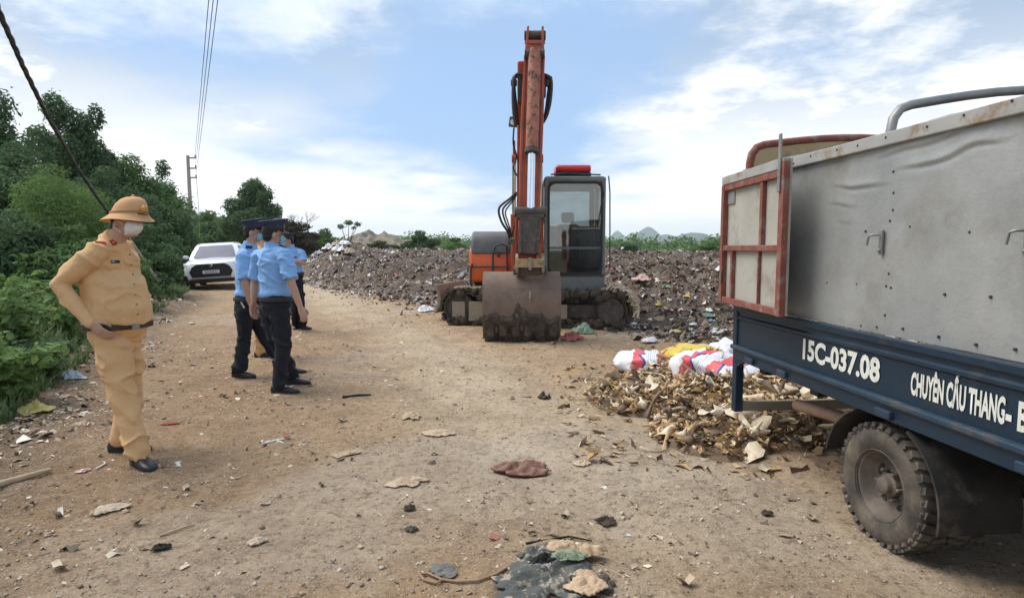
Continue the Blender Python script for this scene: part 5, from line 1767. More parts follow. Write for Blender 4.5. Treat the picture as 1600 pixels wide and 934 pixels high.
def patch(shirt, root, u, v, w, h, name, mt, depth=.005, roll=0.0, parent=None):
    """small flat piece sewn where the sight line through (u, v) meets the cloth"""
    d = vdir(u, v)
    p, n = on_shirt(shirt, root, (0, 0, CAMZ), d)
    if p.y < .5: return None
    up_ = Vector((0, 0, 1)); r_ = up_.cross(n).normalized(); up_ = n.cross(r_)
    m3 = Matrix((r_, n, up_)).transposed() @ Matrix.Rotation(roll, 3, 'Y')
    return MB().obox(p + n * depth * .4, (w, depth, h), m3).build(name, mt, parent or shirt, bevel=.0015)


def foot(u, v, h=.09):
    p = at_ground(u, v); return Vector((p.x, p.y, p.z + h))


# the officer in tan, hand on hip
D = 4.07
J = dict(pelvis=P(181, 524, D), chest=P(172, 422, D), neck=P(176, 374, D - .02), head=P(199, 347, D - .03),
         sR=P(151, 394, D - .17), sL=P(193, 388, D + .17), eR=P(93, 444, D - .23), wR=P(141, 504, D - .24),
         eL=P(214, 455, D + .27), wL=P(205, 505, D + .25),
         hR=P(175, 530, D - .09), hL=P(194, 528, D + .09), kR=P(190, 618, D - .12), kL=P(205, 612, D + .12),
         aR=foot(218, 726), aL=foot(190, 704))
rt, sh, K = person('officer in tan uniform and sun helmet with hand on hip', J, (.90, -.42, 0), TAN, TAN, 'helmet', MASKW, 'long', belly=.105, size=1.0,
                   feet={'R': (.80, -.60, 0), 'L': (1, .06, 0)}, look=(.95, -.30, .02),
                   hands={'R': ((.62, .02, -.62), (.2, .9, .1), (.3, 0, .9)), 'L': ((.5, -.5, -.6), (-.7, -.7, 0), (0, 0, 1))})
for (u, v, w, h, nm, mt, ro) in ((157, 379, .060, .028, 'shoulder_board', REDT, .35), (155, 378.5, .03, .012, 'shoulder_board_stripe', GOLD, .35), (177, 379, .034, .040, 'collar_tab', REDT, -.5), (177, 379, .010, .012, 'collar_star', GOLD, .6),
                                 (180, 409, .054, .020, 'name_plate', DARKB, 0), (176, 409, .020, .010, 'name_plate_print', GREYST, 0), (179, 418, .090, .030, 'pocket_flap', TAN, .05), (206, 421, .045, .030, 'pocket_flap', TAN, 0)):
    patch(sh, rt, u, v, w, h, nm, mt, .006 if 'star' not in nm and 'stripe' not in nm and 'print' not in nm else .011, ro)
for k in range(7):
    patch(sh, rt, 203 + 2.3 * k - .05 * k * k, 398 + 15.5 * k, .010, .010, 'button', mat('tan_button', (.35, .20, .08), rough=.4), .008)

# officers in light blue shirts
D = 6.06
J = dict(pelvis=P(431, 478, D), chest=P(425, 412, D), neck=P(424, 383, D), head=P(427, 366, D),
         sR=P(445, 399, D - .13), sL=P(405, 400, D + .12), eR=P(456, 444, D - .18), wR=P(469, 479, D - .20), eL=P(398, 442, D + .16), wL=P(396, 472, D + .13),
         hR=P(437, 482, D - .05), hL=P(421, 482, D + .08), kR=P(441, 541, D - .10), kL=P(433, 540, D + .10), aR=foot(437, 613), aL=foot(455, 600))
rt1, sh1, K1 = person('officer in blue shirt nearest the camera, back turned', J, (.62, .78, 0), BLUE, NAVYC, 'cap', MASKB, 'short', belly=.02, size=.99,
                      feet={'R': (.97, -.05, 0), 'L': (.98, .1, 0)}, look=(.80, .60, -.05), hands={'R': ((.35, -.05, -.93), (-.7, .6, 0), (.5, .7, 0)), 'L': ((-.05, 0, -1), (.7, -.5, 0), (.6, .8, 0))})
D = 6.78
J = dict(pelvis=P(386, 478, D), chest=P(386, 414, D), neck=P(390, 383, D), head=P(396, 363, D),
         sR=P(379, 401, D - .16), sL=P(396, 398, D + .17), eR=P(383, 444, D - .22), wR=P(393, 478, D - .22), eL=P(404, 440, D + .22), wL=P(409, 472, D + .15),
         hR=P(383, 483, D - .08), hL=P(392, 482, D + .08), kR=P(382, 533, D - .05), kL=P(414, 530, D + .10), aR=foot(374, 589), aL=foot(452, 583))
rt2, sh2, K2 = person('officer in blue shirt at the left of the blue group, phone in trouser pocket', J, (.88, .47, 0), BLUE, NAVYC, 'cap', MASKB, 'short', belly=.03, size=.98,
                      feet={'R': (.97, -.15, 0), 'L': (.98, .05, 0)}, look=(.97, .2, -.04), hands={'R': ((.10, 0, -.98), (.3, .9, 0), (.9, .2, 0)), 'L': ((.2, 0, -1), (-.3, -.9, 0), (.9, 0, 0))})
patch(sh2, rt2, 389, 386, .07, .035, 'shoulder_patch', DARKB, .006, .1)
MB().obox(P(379, 476, 6.62), (.018, .012, .085), Matrix.Rotation(-.5, 3, 'Y')).build('phone', mat('pale_plastic', (.7, .72, .72), rough=.3), rt2, bevel=.004)
D = 10.5
J = dict(pelvis=P(460, 433, D), chest=P(458, 403, D), neck=P(454, 387, D), head=P(449, 376, D - .02),
         sR=P(445, 394, D + .02), sL=P(469, 394, D - .05), eR=P(446, 415, D - .02), wR=P(453, 410, D - .22), eL=P(475, 412, D - .13), wL=P(461, 408, D - .27),
         hR=P(455, 436, D), hL=P(464, 436, D), kR=P(461, 472, D - .03), kL=P(470, 472, D - .06), aR=foot(462, 513), aL=foot(473, 514))
rt3, sh3, K3 = person('farther officer in blue shirt with forearms raised, half hidden', J, (-.35, -.94, 0), BLUE, NAVYC, 'cap', MASKB, 'short', belly=.02, size=.97,
                      feet={'R': (.3, -.95, 0), 'L': (.93, -.35, 0)}, look=(-.75, -.65, -.05), hands={'R': ((.7, -.6, .1), (0, .3, -1), (0, -1, 0)), 'L': ((-.9, -.3, .1), (0, .3, -1), (0, -1, 0))})
patch(sh3, rt3, 461, 402, .06, .018, 'name_plate', DARKB, .006)
D = 7.95
J = dict(pelvis=P(408, 462, D), chest=P(408, 408, D), neck=P(408, 380, D), head=P(410, 364, D),
         sR=P(404, 394, D - .16), sL=P(412, 393, D + .16), eR=P(404, 428, D - .18), wR=P(408, 452, D - .18), eL=P(412, 428, D + .18), wL=P(414, 452, D + .18),
         hR=P(407, 466, D - .08), hL=P(410, 466, D + .08), kR=P(407, 508, D - .08), kL=P(412, 506, D + .08), aR=foot(407, 558), aL=foot(414, 552))
person('hidden officer whose tan trouser leg shows between the blue officers', J, (.97, .22, 0), TAN, TAN, 'cap', MASKB, 'long', belly=.02, size=.93, feet={'R': (1, 0, 0), 'L': (1, .1, 0)})
# ---------------------------------------------------------------- white car
def make_car():
    p = G(333, 453); th = R(19)
    fd = Vector((math.sin(th), -math.cos(th), 0))
    c = p - fd * 2.2
    CR = thing('parked_car', 'white compact SUV with black grille parked facing the camera', 'car', (c.x, c.y, .02), th)
    CR.rotation_euler = (0, -R(3.2), th)
    WH = mat('white_car_paint', (.78, .79, .79), (.74, .75, .74), rough=.22, coat=.5)
    BK = mat('black_trim', (.012, .012, .013), rough=.45)
    GLS = mat('car_glass', (.09, .10, .14), (.14, .15, .20), scale=1.2, rough=.28, spec=.12)
    b = lambda m, n, mt, par=CR, **k: m.build(n, mt, par, world=False, **k)

    def ring(y, z0, z1, hw, top=.9, bot=.96):
        zs = [(z0, bot * .93), (z0 + .06, bot), (z0 + (z1 - z0) * .35, 1.0), (z0 + (z1 - z0) * .62, 1.0), (z1 - .10, .975), (z1 - .03, top), (z1, top * .8)]
        r = [(-hw * w, y, z) for z, w in zs]
        return r + [(0, y, z1 + .015)] + [(-x, yy, z) for x, yy, z in reversed(r)]
    st = [(-2.20, .42, .78, .62), (-2.16, .34, .86, .74), (-2.05, .30, .95, .84), (-1.80, .28, .99, .90), (-1.2, .27, 1.05, .915), (-.75, .27, 1.10, .915), (.6, .27, 1.10, .915), (1.6, .28, 1.10, .905), (2.0, .32, 1.06, .87), (2.2, .42, .98, .76)]
    body = b(MB().rings([ring(*s) for s in st]), 'body', WH, smooth=45)
    cab = []
    for y0, y1, z, hw in ((-.98, 2.10, 1.06, .85), (-.62, 1.98, 1.30, .78), (-.28, 1.78, 1.52, .69), (-.12, 1.62, 1.585, .64), (.10, 1.4, 1.615, .55)):
        cab.append([(-hw, y0 + .06, z), (-hw * .8, y0, z), (hw * .8, y0, z), (hw, y0 + .06, z), (hw, y1 - .1, z), (hw * .8, y1, z), (-hw * .8, y1, z), (-hw, y1 - .1, z)])
    cabin = b(MB().rings(cab), 'cabin', WH, smooth=30)
    ws = [(-.72, -.915, 1.09), (.72, -.915, 1.09), (.72, -.635, 1.29), (.56, -.315, 1.515), (-.56, -.315, 1.515), (-.68, -.635, 1.29)]
    b(MB().add([(-.70, -1.01, 1.085), (.70, -1.01, 1.085), (.635, -.68, 1.30), (.555, -.345, 1.515), (-.555, -.345, 1.515), (-.635, -.68, 1.30)], [(0, 1, 2, 5), (5, 2, 3, 4)]), 'windscreen', GLS, cabin)
    for s in (-1, 1):
        b(MB().add([(s * .835, -.70, 1.12), (s * .835, 1.75, 1.12), (s * .715, 1.6, 1.48), (s * .715, -.15, 1.48)], [(0, 1, 2, 3)]), 'side_window', GLS, cabin)
        b(MB().ball((s * 1.0, -.66, 1.13), (.12, .06, .075), 12, 8), 'wing_mirror', WH, smooth=60)
        h = b(MB().add([(s * .45, -2.17, .83), (s * .80, -2.08, .80), (s * .88, -1.90, .84), (s * .86, -1.92, .93), (s * .70, -2.09, .93), (s * .45, -2.155, .90)], [(0, 1, 2, 3, 4, 5)]), 'headlight', mat('headlamp', (.80, .76, .68), rough=.12), smooth=60)
        so = h.modifiers.new('s', 'SOLIDIFY'); so.thickness = .03; so.offset = 0
        b(MB().box(min(s * .66, s * .90), max(s * .66, s * .90), -2.12, -1.95, .34, .52), 'corner_trim', BK, bevel=.02)
        b(MB().tube([(s * .60, -.1, 1.60), (s * .60, 1.5, 1.61)], .018, 6), 'roof_rail', GREYST, cabin)
        for y in (-1.42, 1.30):
            w = b(MB().lathe([(.20, 0), (.31, .005), (.335, .03), (.335, .19), (.31, .21)], (s * .70 if s > 0 else -.91, y, .335), (1, 0, 0), 24), 'wheel', RUBBER, smooth=40)
            b(MB().lathe([(.20, 0), (.18, .02)], (s * .915 if s > 0 else -.925, y, .335), (1 if s < 0 else -1, 0, 0), 16), 'rim', GREYST, w)
    gr = b(MB().prism([(-.60, .44), (.60, .44), (.68, .62), (.58, .80), (.42, .885), (-.42, .885), (-.58, .80), (-.68, .62)], -2.235, -2.10, 'y'), 'grille', BK, bevel=.02)
    b(MB().box(-.62, .62, -2.262, -2.22, .385, .425), 'bumper_strip', GREYST, gr, bevel=.01)
    b(MB().box(-.72, .72, -2.19, -2.0, .24, .375), 'lower_bumper', BK, bevel=.03)
    em = b(MB().lathe([(.060, 0), (.058, -.014), (.045, -.016)], (0, -2.236, .83), (0, 1, 0), 20), 'emblem', CHROME, gr)
    pl = b(MB().box(-.26, .26, -2.262, -2.236, .555, .665), 'licence_plate', mat('plate_white', (.72, .72, .70), rough=.4), gr, bevel=.004)
    cu = bpy.data.curves.new('t', 'FONT'); cu.body = '36A-530.33'; cu.size = .095; cu.align_x = 'CENTER'; cu.offset = .002
    o = bpy.data.objects.new('t', cu); COL.objects.link(o)
    dg = bpy.context.evaluated_depsgraph_get(); dg.update()
    me = bpy.data.meshes.new_from_object(o.evaluated_get(dg)); bpy.data.objects.remove(o)
    co = np.zeros(len(me.vertices) * 3); me.vertices.foreach_get('co', co); co = co.reshape(-1, 3)
    me.vertices.foreach_set('co', np.stack([co[:, 0] * .92, np.full(len(co), -2.2645), .577 + co[:, 1]], -1).ravel()); me.update()
    me.materials.clear(); me.materials.append(DARKB)
    link('lettering', me, pl)


make_car()

# ---------------------------------------------------------------- utility pole, wires, drooping cable
CONC = mat('concrete_pole', (.42, .385, .34), (.34, .31, .27), scale=3, rough=.9)


def utility_pole(x, y, h, label):
    t = thing('utility_pole', label, 'pole', (x, y, 0), 0)
    b = lambda m, n, mt, **k: m.build(n, mt, t, world=False, **k)
    b(MB().tube([(0, 0, -.3), (-.06, 0, h)], [.19, .11], 12), 'shaft', CONC, smooth=50)
    for k, dz in enumerate((.18, .95, 1.65)):
        a = b(MB().box(-.15, .55, -.05, .05, h - dz - .05, h - dz + .05), 'crossarm', GREYST)
        MB().lathe([(.03, 0), (.06, .04), (.035, .08), (.06, .12), (.03, .18)], (.5, 0, h - dz + .05), (0, 0, 1), 10).build('insulator', mat('brown_ceramic', (.10, .05, .03), rough=.3), a, world=False)
    return [Vector((x + .5, y, h - dz + .2)) for dz in (.18, .95, 1.65)]


pb = P(300, 365, 46)
htop = P(297, 243, 46).z
w1 = utility_pole(pb.x, 46, htop, 'tall concrete utility pole rising behind the white car')
w2 = [Vector((.9, -5, 7.9)), Vector((1.05, -5, 7.4)), Vector((1.2, -5, 6.9))]
ends = [P(326, 2, 14.0), P(333, 2, 14.0), P(340, 2, 14.0)]
for a, e, k in zip(w1, ends, ('leftmost', 'middle', 'rightmost')):
    d = (e - a) / (14.0 - 46.0)
    q = e + d * (-12.0 - 14.0)
    pts = []
    for i in range(25):
        t = i / 24; p_ = a.lerp(e, t / .55) if t < .55 else e.lerp(q, (t - .55) / .45)
        pts.append(p_)
    tag(MB().tube(pts, .010, 6).build('power_line', HOSE), f'{k} of the three overhead wires running from the pole', 'wire', 'overhead wires')
MB_ = MB().tube([w1[2] + Vector((.02, 0, 0)), Vector((w1[2].x + .1, 46, 4.2)), Vector((w1[2].x + .05, 46, 1.0))], .02, 6)
tag(MB_.build('down_lead', GREYST), 'thin vertical lead hanging beside the utility pole', 'wire')
cp = [P(-70, -190, 4.6) + Vector((-1.1, -1.0, 1.15)), P(-70, -190, 4.6), P(-35, -75, 5.4), P(0, 22, 6.3), P(38, 108, 7.4), P(75, 183, 8.6), P(118, 258, 10.2), P(160, 320, 12.0), P(200, 372, 13.8), P(232, 418, 15.4), P(246, 440, 16.2)]
m = MB()
out = []
for i in range(len(cp) - 1):
    for k in range(14):
        out.append(cp[i].lerp(cp[i + 1], k / 14))
out.append(cp[-1])
for s in range(3):                            # three strands twisted together
    pts = [p_ + Vector((.017 * math.cos(.75 * i + s * 2.094), .0, .017 * math.sin(.75 * i + s * 2.094))) for i, p_ in enumerate(out)]
    m.tube(pts, .017, 6)
gc = m.build('drooping_cable', HOSE, smooth=60)
tag(gc, 'thick black twisted cable slanting down across the left trees', 'cable')
MB().tube([cp[8], cp[9], cp[10]], .045, 10).build('cable_guard', CONC, gc, smooth=60)
pe = cp[0]
t = thing('cable_post', 'concrete post holding the twisted cable at the left verge', 'pole', (pe.x - .1, pe.y, 0))
MB().tube([(0, 0, -.2), (0, 0, pe.z + .4)], [.15, .11], 12).build('shaft', CONC, t, smooth=50, world=False)


# ---------------------------------------------------------------- crumpled things on the ground
def crumple(name, label, cat, u, v, sx, sy, h, seed, mt, yaw=0.0, n=26, freq=5.0, pos=None, group=None, rag=.35, z0=0.0, parent=None, thick=.004):
    p = pos or at_ground(u, v)
    g = np.random.default_rng(seed)
    a = np.linspace(-1, 1, n)
    X, Y = np.meshgrid(a, a)
    r = np.maximum(np.abs(X), np.abs(Y)); ang = np.arctan2(Y, X)
    # square to disc, then a ragged outline
    k = np.where(r > 0, r / np.maximum(np.hypot(X, Y), 1e-6), 1)
    dx, dy = X * k, Y * k
    out = 1 + rag * fbm(np.cos(ang) * 1.6 + seed, np.sin(ang) * 1.6, 0, 3, seed)
    dx, dy = dx * out, dy * out
    wv = .5 * fbm(dx * 1.3, dy * 1.3, 2.2, 2, seed + 6)
    ridg = 1 - np.abs(fbm(dx * freq * .22 + wv + seed * 3.1, dy * freq * .62 + wv, 0, 2, seed + 2)) * 1.5
    zz = h * np.clip(ridg, 0, 1) ** 1.3 * (1 - .85 * r ** 2.2) + h * .18 * np.abs(fbm(dx * freq * .5, dy * freq * 1.3, 0, 2, seed + 7)) * (1 - .5 * r)
    dx = dx + .10 * fbm(dx * 3, dy * 3, 1.7, 2, seed + 4); dy = dy + .10 * fbm(dx * 3, dy * 3, 5.2, 2, seed + 5)
    c, s = math.cos(yaw), math.sin(yaw)
    wx, wy = (dx * sx * c - dy * sy * s) / 2, (dx * sx * s + dy * sy * c) / 2
    gzz = gz(p.x + wx, p.y + wy) if pos is None else np.full(wx.shape, p.z)
    ref = p.z
    V = np.stack([wx, wy, gzz - ref + zz + .006 + z0], -1).reshape(-1, 3)
    i = (np.arange(n - 1)[:, None] * n + np.arange(n - 1)[None]).ravel()
    me = np_mesh(name, V, np.stack([i, i + 1, i + 1 + n, i + n], -1), mt, smooth=True)
    o = link(name, me, parent)
    if parent is None: o.location = (p.x, p.y, ref)
    so = o.modifiers.new('solid', 'SOLIDIFY'); so.thickness = thick; so.offset = 1
    if label: tag(o, label, cat, group)
    return o


LEATH = mat('brown_hide', (.17, .070, .042), (.26, .13, .085), scale=9, rough=.55, bump=.5, bscale=30, dirt=(.30, .22, .15), dscale=9, dcut=(.58, .75))
PALE = mat('pale_hide_scrap', (.55, .43, .29), (.44, .32, .20), scale=16, rough=.8, bump=.6, bscale=40)
CAMO = mat('camouflage_cloth', (.075, .080, .075), (.115, .115, .10), scale=9, rough=.95, dirt=(.34, .29, .22), dscale=19, dcut=(.53, .57), bump=.2, bscale=120)
PEACH = mat('peach_cloth', (.52, .38, .245), (.42, .29, .18), scale=12, rough=.9, wrinkle=.4)
MINT = mat('mint_cloth', (.30, .345, .23), (.23, .28, .18), scale=10, rough=.9)
BLKC = mat('black_cloth', (.018, .018, .020), rough=.95)
YELB = mat('yellow_plastic', (.62, .45, .045), (.55, .40, .06), scale=8, rough=.45)
YELP = mat('pale_yellow_plastic', (.60, .50, .16), (.50, .42, .14), scale=8, rough=.5)
WHB = mat('white_plastic', (.74, .74, .73), (.62, .62, .62), scale=8, rough=.4)
GRB = mat('grey_plastic', (.34, .38, .40), (.45, .48, .50), scale=7, rough=.45)
REDB = mat('faded_red_cloth', (.40, .12, .085), (.32, .10, .07), scale=9, rough=.85)
GRNB = mat('dull_green_plastic', (.16, .24, .15), (.22, .30, .20), scale=8, rough=.5)
CARD = mat('cardboard', (.52, .43, .32), (.44, .35, .25), scale=10, rough=.9)
crumple('hide_scrap', 'folded reddish brown hide lying on the track', 'hide', 810, 738, .36, .26, .075, 3, LEATH, .25, freq=3.4, rag=.25, thick=.012)
crumple('camouflage_cloth', 'dark camouflage cloth crumpled at the bottom of the picture', 'cloth', 842, 912, .50, .36, .045, 5, CAMO, .3, n=40, freq=4.5, rag=.4)
crumple('camouflage_cloth', 'small camouflage rag beside the peach cloth', 'cloth', 838, 868, .22, .16, .035, 6, CAMO, 1.0, n=30, rag=.4)
crumple('peach_cloth', 'peach coloured crumpled cloth on the camouflage rags', 'cloth', 898, 868, .27, .15, .045, 9, PEACH, -.2, n=36, freq=5, rag=.3, z0=.02)
crumple('peach_cloth', 'pale tan cloth piece at the bottom edge of the picture', 'cloth', 915, 922, .17, .17, .022, 10, PEACH, .6, n=26, z0=.02)
crumple('mint_cloth', 'pale green cloth strip below the peach cloth', 'cloth', 884, 884, .19, .06, .04, 12, MINT, .15, n=24, z0=.03)
crumple('black_rag', 'black rag between the camouflage pieces', 'rag', 848, 890, .12, .06, .035, 13, BLKC, .5, n=20, z0=.035)
crumple('black_rag', 'black strap loop right of the camouflage cloth', 'rag', 945, 910, .10, .15, .02, 14, mat('dirty_strap', (.09, .075, .06), rough=.9), .2, n=20, rag=.5)
crumple('dark_gauze', 'flat dark grey gauze patch beside the rope', 'gauze', 692, 893, .11, .13, .012, 15, mat('dark_gauze', (.12, .12, .115), (.17, .16, .14), rough=.95), .3, rag=.3)
crumple('pale_scrap', 'pale net-like scrap left of the brown hide', 'scrap', 632, 754, .20, .17, .02, 16, PALE, .3, freq=8, rag=.45)
crumple('pale_scrap', 'flat pale scrap in the middle of the track', 'scrap', 687, 677, .26, .16, .02, 17, PALE, .1, freq=8, rag=.45)
crumple('pale_scrap', 'small pale scrap above the flat one in mid track', 'scrap', 642, 652, .15, .16, .04, 18, PALE, .8, freq=5, rag=.4)
crumple('pale_scrap', 'round pale scrap right of the brown hide', 'scrap', 910, 725, .10, .10, .015, 19, PALE, .8, freq=6, rag=.3)
crumple('pale_scrap', 'long thin pale scrap right of the tan officer\'s shoes', 'scrap', 541, 711, .20, .06, .015, 20, PALE, .5, freq=6, rag=.4)
crumple('card_scrap', 'torn pale card scrap in the lower left foreground', 'card', 162, 800, .17, .12, .03, 21, CARD, .6, freq=4, rag=.6)
crumple('card_scrap', 'pale card scrap at the lower centre left', 'card', 402, 848, .09, .05, .02, 22, CARD, .4, freq=4, rag=.5)
crumple('red_scrap', 'faded red strip beside the tan officer\'s feet', 'scrap', 266, 663, .15, .05, .015, 23, REDB, .15, freq=4, rag=.2)
crumple('red_scrap', 'small red and white wrapper left of the tan officer\'s shoes', 'wrapper', 128, 738, .09, .06, .015, 24, mat('red_wrapper', (.45, .12, .11), (.66, .55, .50), scale=30, rough=.5), .15, freq=4, rag=.3)
crumple('plastic_bag', 'yellow plastic bag on the left verge', 'bag', 55, 643, .32, .22, .10, 25, YELP, .1, n=30, freq=4, rag=.3)
crumple('plastic_bag', 'grey plastic sheet on the verge left of the tan officer', 'bag', 116, 590, .28, .24, .07, 26, GRB, .2, n=30, freq=4, rag=.35)
crumple('plastic_bag', 'pale crumpled sheet on the verge behind the tan officer\'s legs', 'bag', 125, 548, .36, .24, .08, 27, CARD, .4, n=28, freq=4, rag=.35)
crumple('plastic_bag', 'pale yellow bag at the left edge beneath the shrubs', 'bag', 10, 610, .26, .26, .09, 28, YELP, .1, n=26, freq=4, rag=.35)
crumple('plastic_bag', 'white and blue plastic bag left of the excavator track', 'bag', 664, 486, .42, .40, .12, 29, WHB, .1, n=28, freq=4, rag=.35)
crumple('red_cloth', 'faded red cloth on the ground right of the bucket', 'cloth', 890, 531, .40, .36, .12, 30, REDB, .1, n=28, freq=4, rag=.3)
crumple('plastic_bag', 'dull green bag under the excavator track', 'bag', 912, 520, .36, .30, .16, 31, GRNB, .1, n=28, freq=4, rag=.3)
crumple('dirt_clod', 'dark clod in the centre foreground', 'clod', 641, 797, .06, .05, .03, 32, MUD, .1, n=14)
crumple('dirt_clod', 'dark flat clod below the first one in the centre foreground', 'clod', 643, 829, .06, .05, .02, 33, DKST, .1, n=14)
crumple('dirt_clod', 'black clump right of centre in the foreground', 'clod', 946, 817, .11, .08, .03, 34, MUD, .1, n=18)
crumple('dirt_clod', 'dark clod on the track left of the bone heap', 'clod', 850, 622, .13, .14, .06, 35, MUD, .1, n=18)
crumple('dirt_clod', 'brown clod behind the truck wheel', 'clod', 1198, 805, .06, .06, .03, 36, MUD, .1, n=14)
crumple('dirt_clod', 'black scorched rag in the lower left foreground', 'clod', 255, 858, .10, .06, .025, 37, BLKC, .5, n=16)


def ground_stick(label, a, b, r, mt, name='stick', bend=.02):
    p, q = at_ground(*a), at_ground(*b)
    mid = p.lerp(q, .5) + Vector((bend, bend, .004))
    up_ = Vector((0, 0, r * .9))
    tag(MB().tube([p + up_, mid + up_, q + up_], [r, r * .9, r * .6], 7).build(name, mt, smooth=60), label, name.replace('_', ' '))


STK = mat('dry_stick', (.50, .40, .27), (.38, .29, .19), scale=12, rough=.9)
WST = mat('white_stick', (.74, .70, .62), rough=.7)
ground_stick('short white stick right of the tan officer', (409, 695), (445, 687), .009, WST)
ground_stick('thin pale twig in the left foreground', (250, 838), (303, 820), .006, STK, 'twig')
ground_stick('pale stick by the tan officer\'s near shoe', (150, 734), (163, 723), .008, WST)
ground_stick('long pale branch at the lower left edge', (-5, 762), (78, 738), .022, STK, 'branch', .05)
ground_stick('dark twig in mid track left of the bucket', (535, 622), (580, 618), .012, BLKC, 'twig')
ground_stick('black curved strip above the peach cloth', (822, 850), (925, 846), .006, BLKC, 'strap', .05)
rp = [(800, 884), (775, 900), (745, 910), (715, 911), (690, 908), (668, 898), (655, 900), (662, 908), (682, 914), (690, 909)]
pts = [at_ground(*q) + Vector((0, 0, .010)) for q in rp]
tag(MB().tube(pts, .006, 7).build('rope', mat('brown_rope', (.26, .15, .09), (.34, .22, .14), scale=40, rough=.9), smooth=60), 'brown rope trailing from the camouflage cloth', 'rope')

# ---------------------------------------------------------------- bones and hide scraps spilled behind the truck
def bone_h(x, y):
    h = 0
    for cx, cy, rx, ry, hh in ((1.22, 5.75, .50, .62, .17), (1.75, 5.35, .62, .75, .22), (1.55, 4.55, .48, .55, .16), (2.1, 4.75, .75, .62, .16), (2.0, 6.6, .6, .7, .24), (2.6, 5.4, .6, .9, .2)):
        h = np.maximum(h, hh * (1.15 + .55 * fbm(np.asarray(x) * 2.3, np.asarray(y) * 2.3, 0, 3, 8)) * np.clip(1 - ((x - cx) / rx) ** 2 - ((y - cy) / ry) ** 2, 0, 1) ** .7)
    return np.clip(h, 0, None)


BONE = mat('dry_bone', (.58, .41, .22), (.40, .25, .12), scale=9, rough=.75, dirt=(.20, .125, .07), dscale=9, dcut=(.55, .72), bump=.2, bscale=40)
BONEP = mat('pale_bone', (.72, .62, .47), (.58, .46, .31), scale=9, rough=.7, dirt=(.30, .2, .12), dscale=9, dcut=(.58, .75), bump=.2, bscale=40)
BONED = mat('dark_bone', (.20, .135, .085), (.13, .09, .06), scale=9, rough=.85, bump=.3, bscale=40)


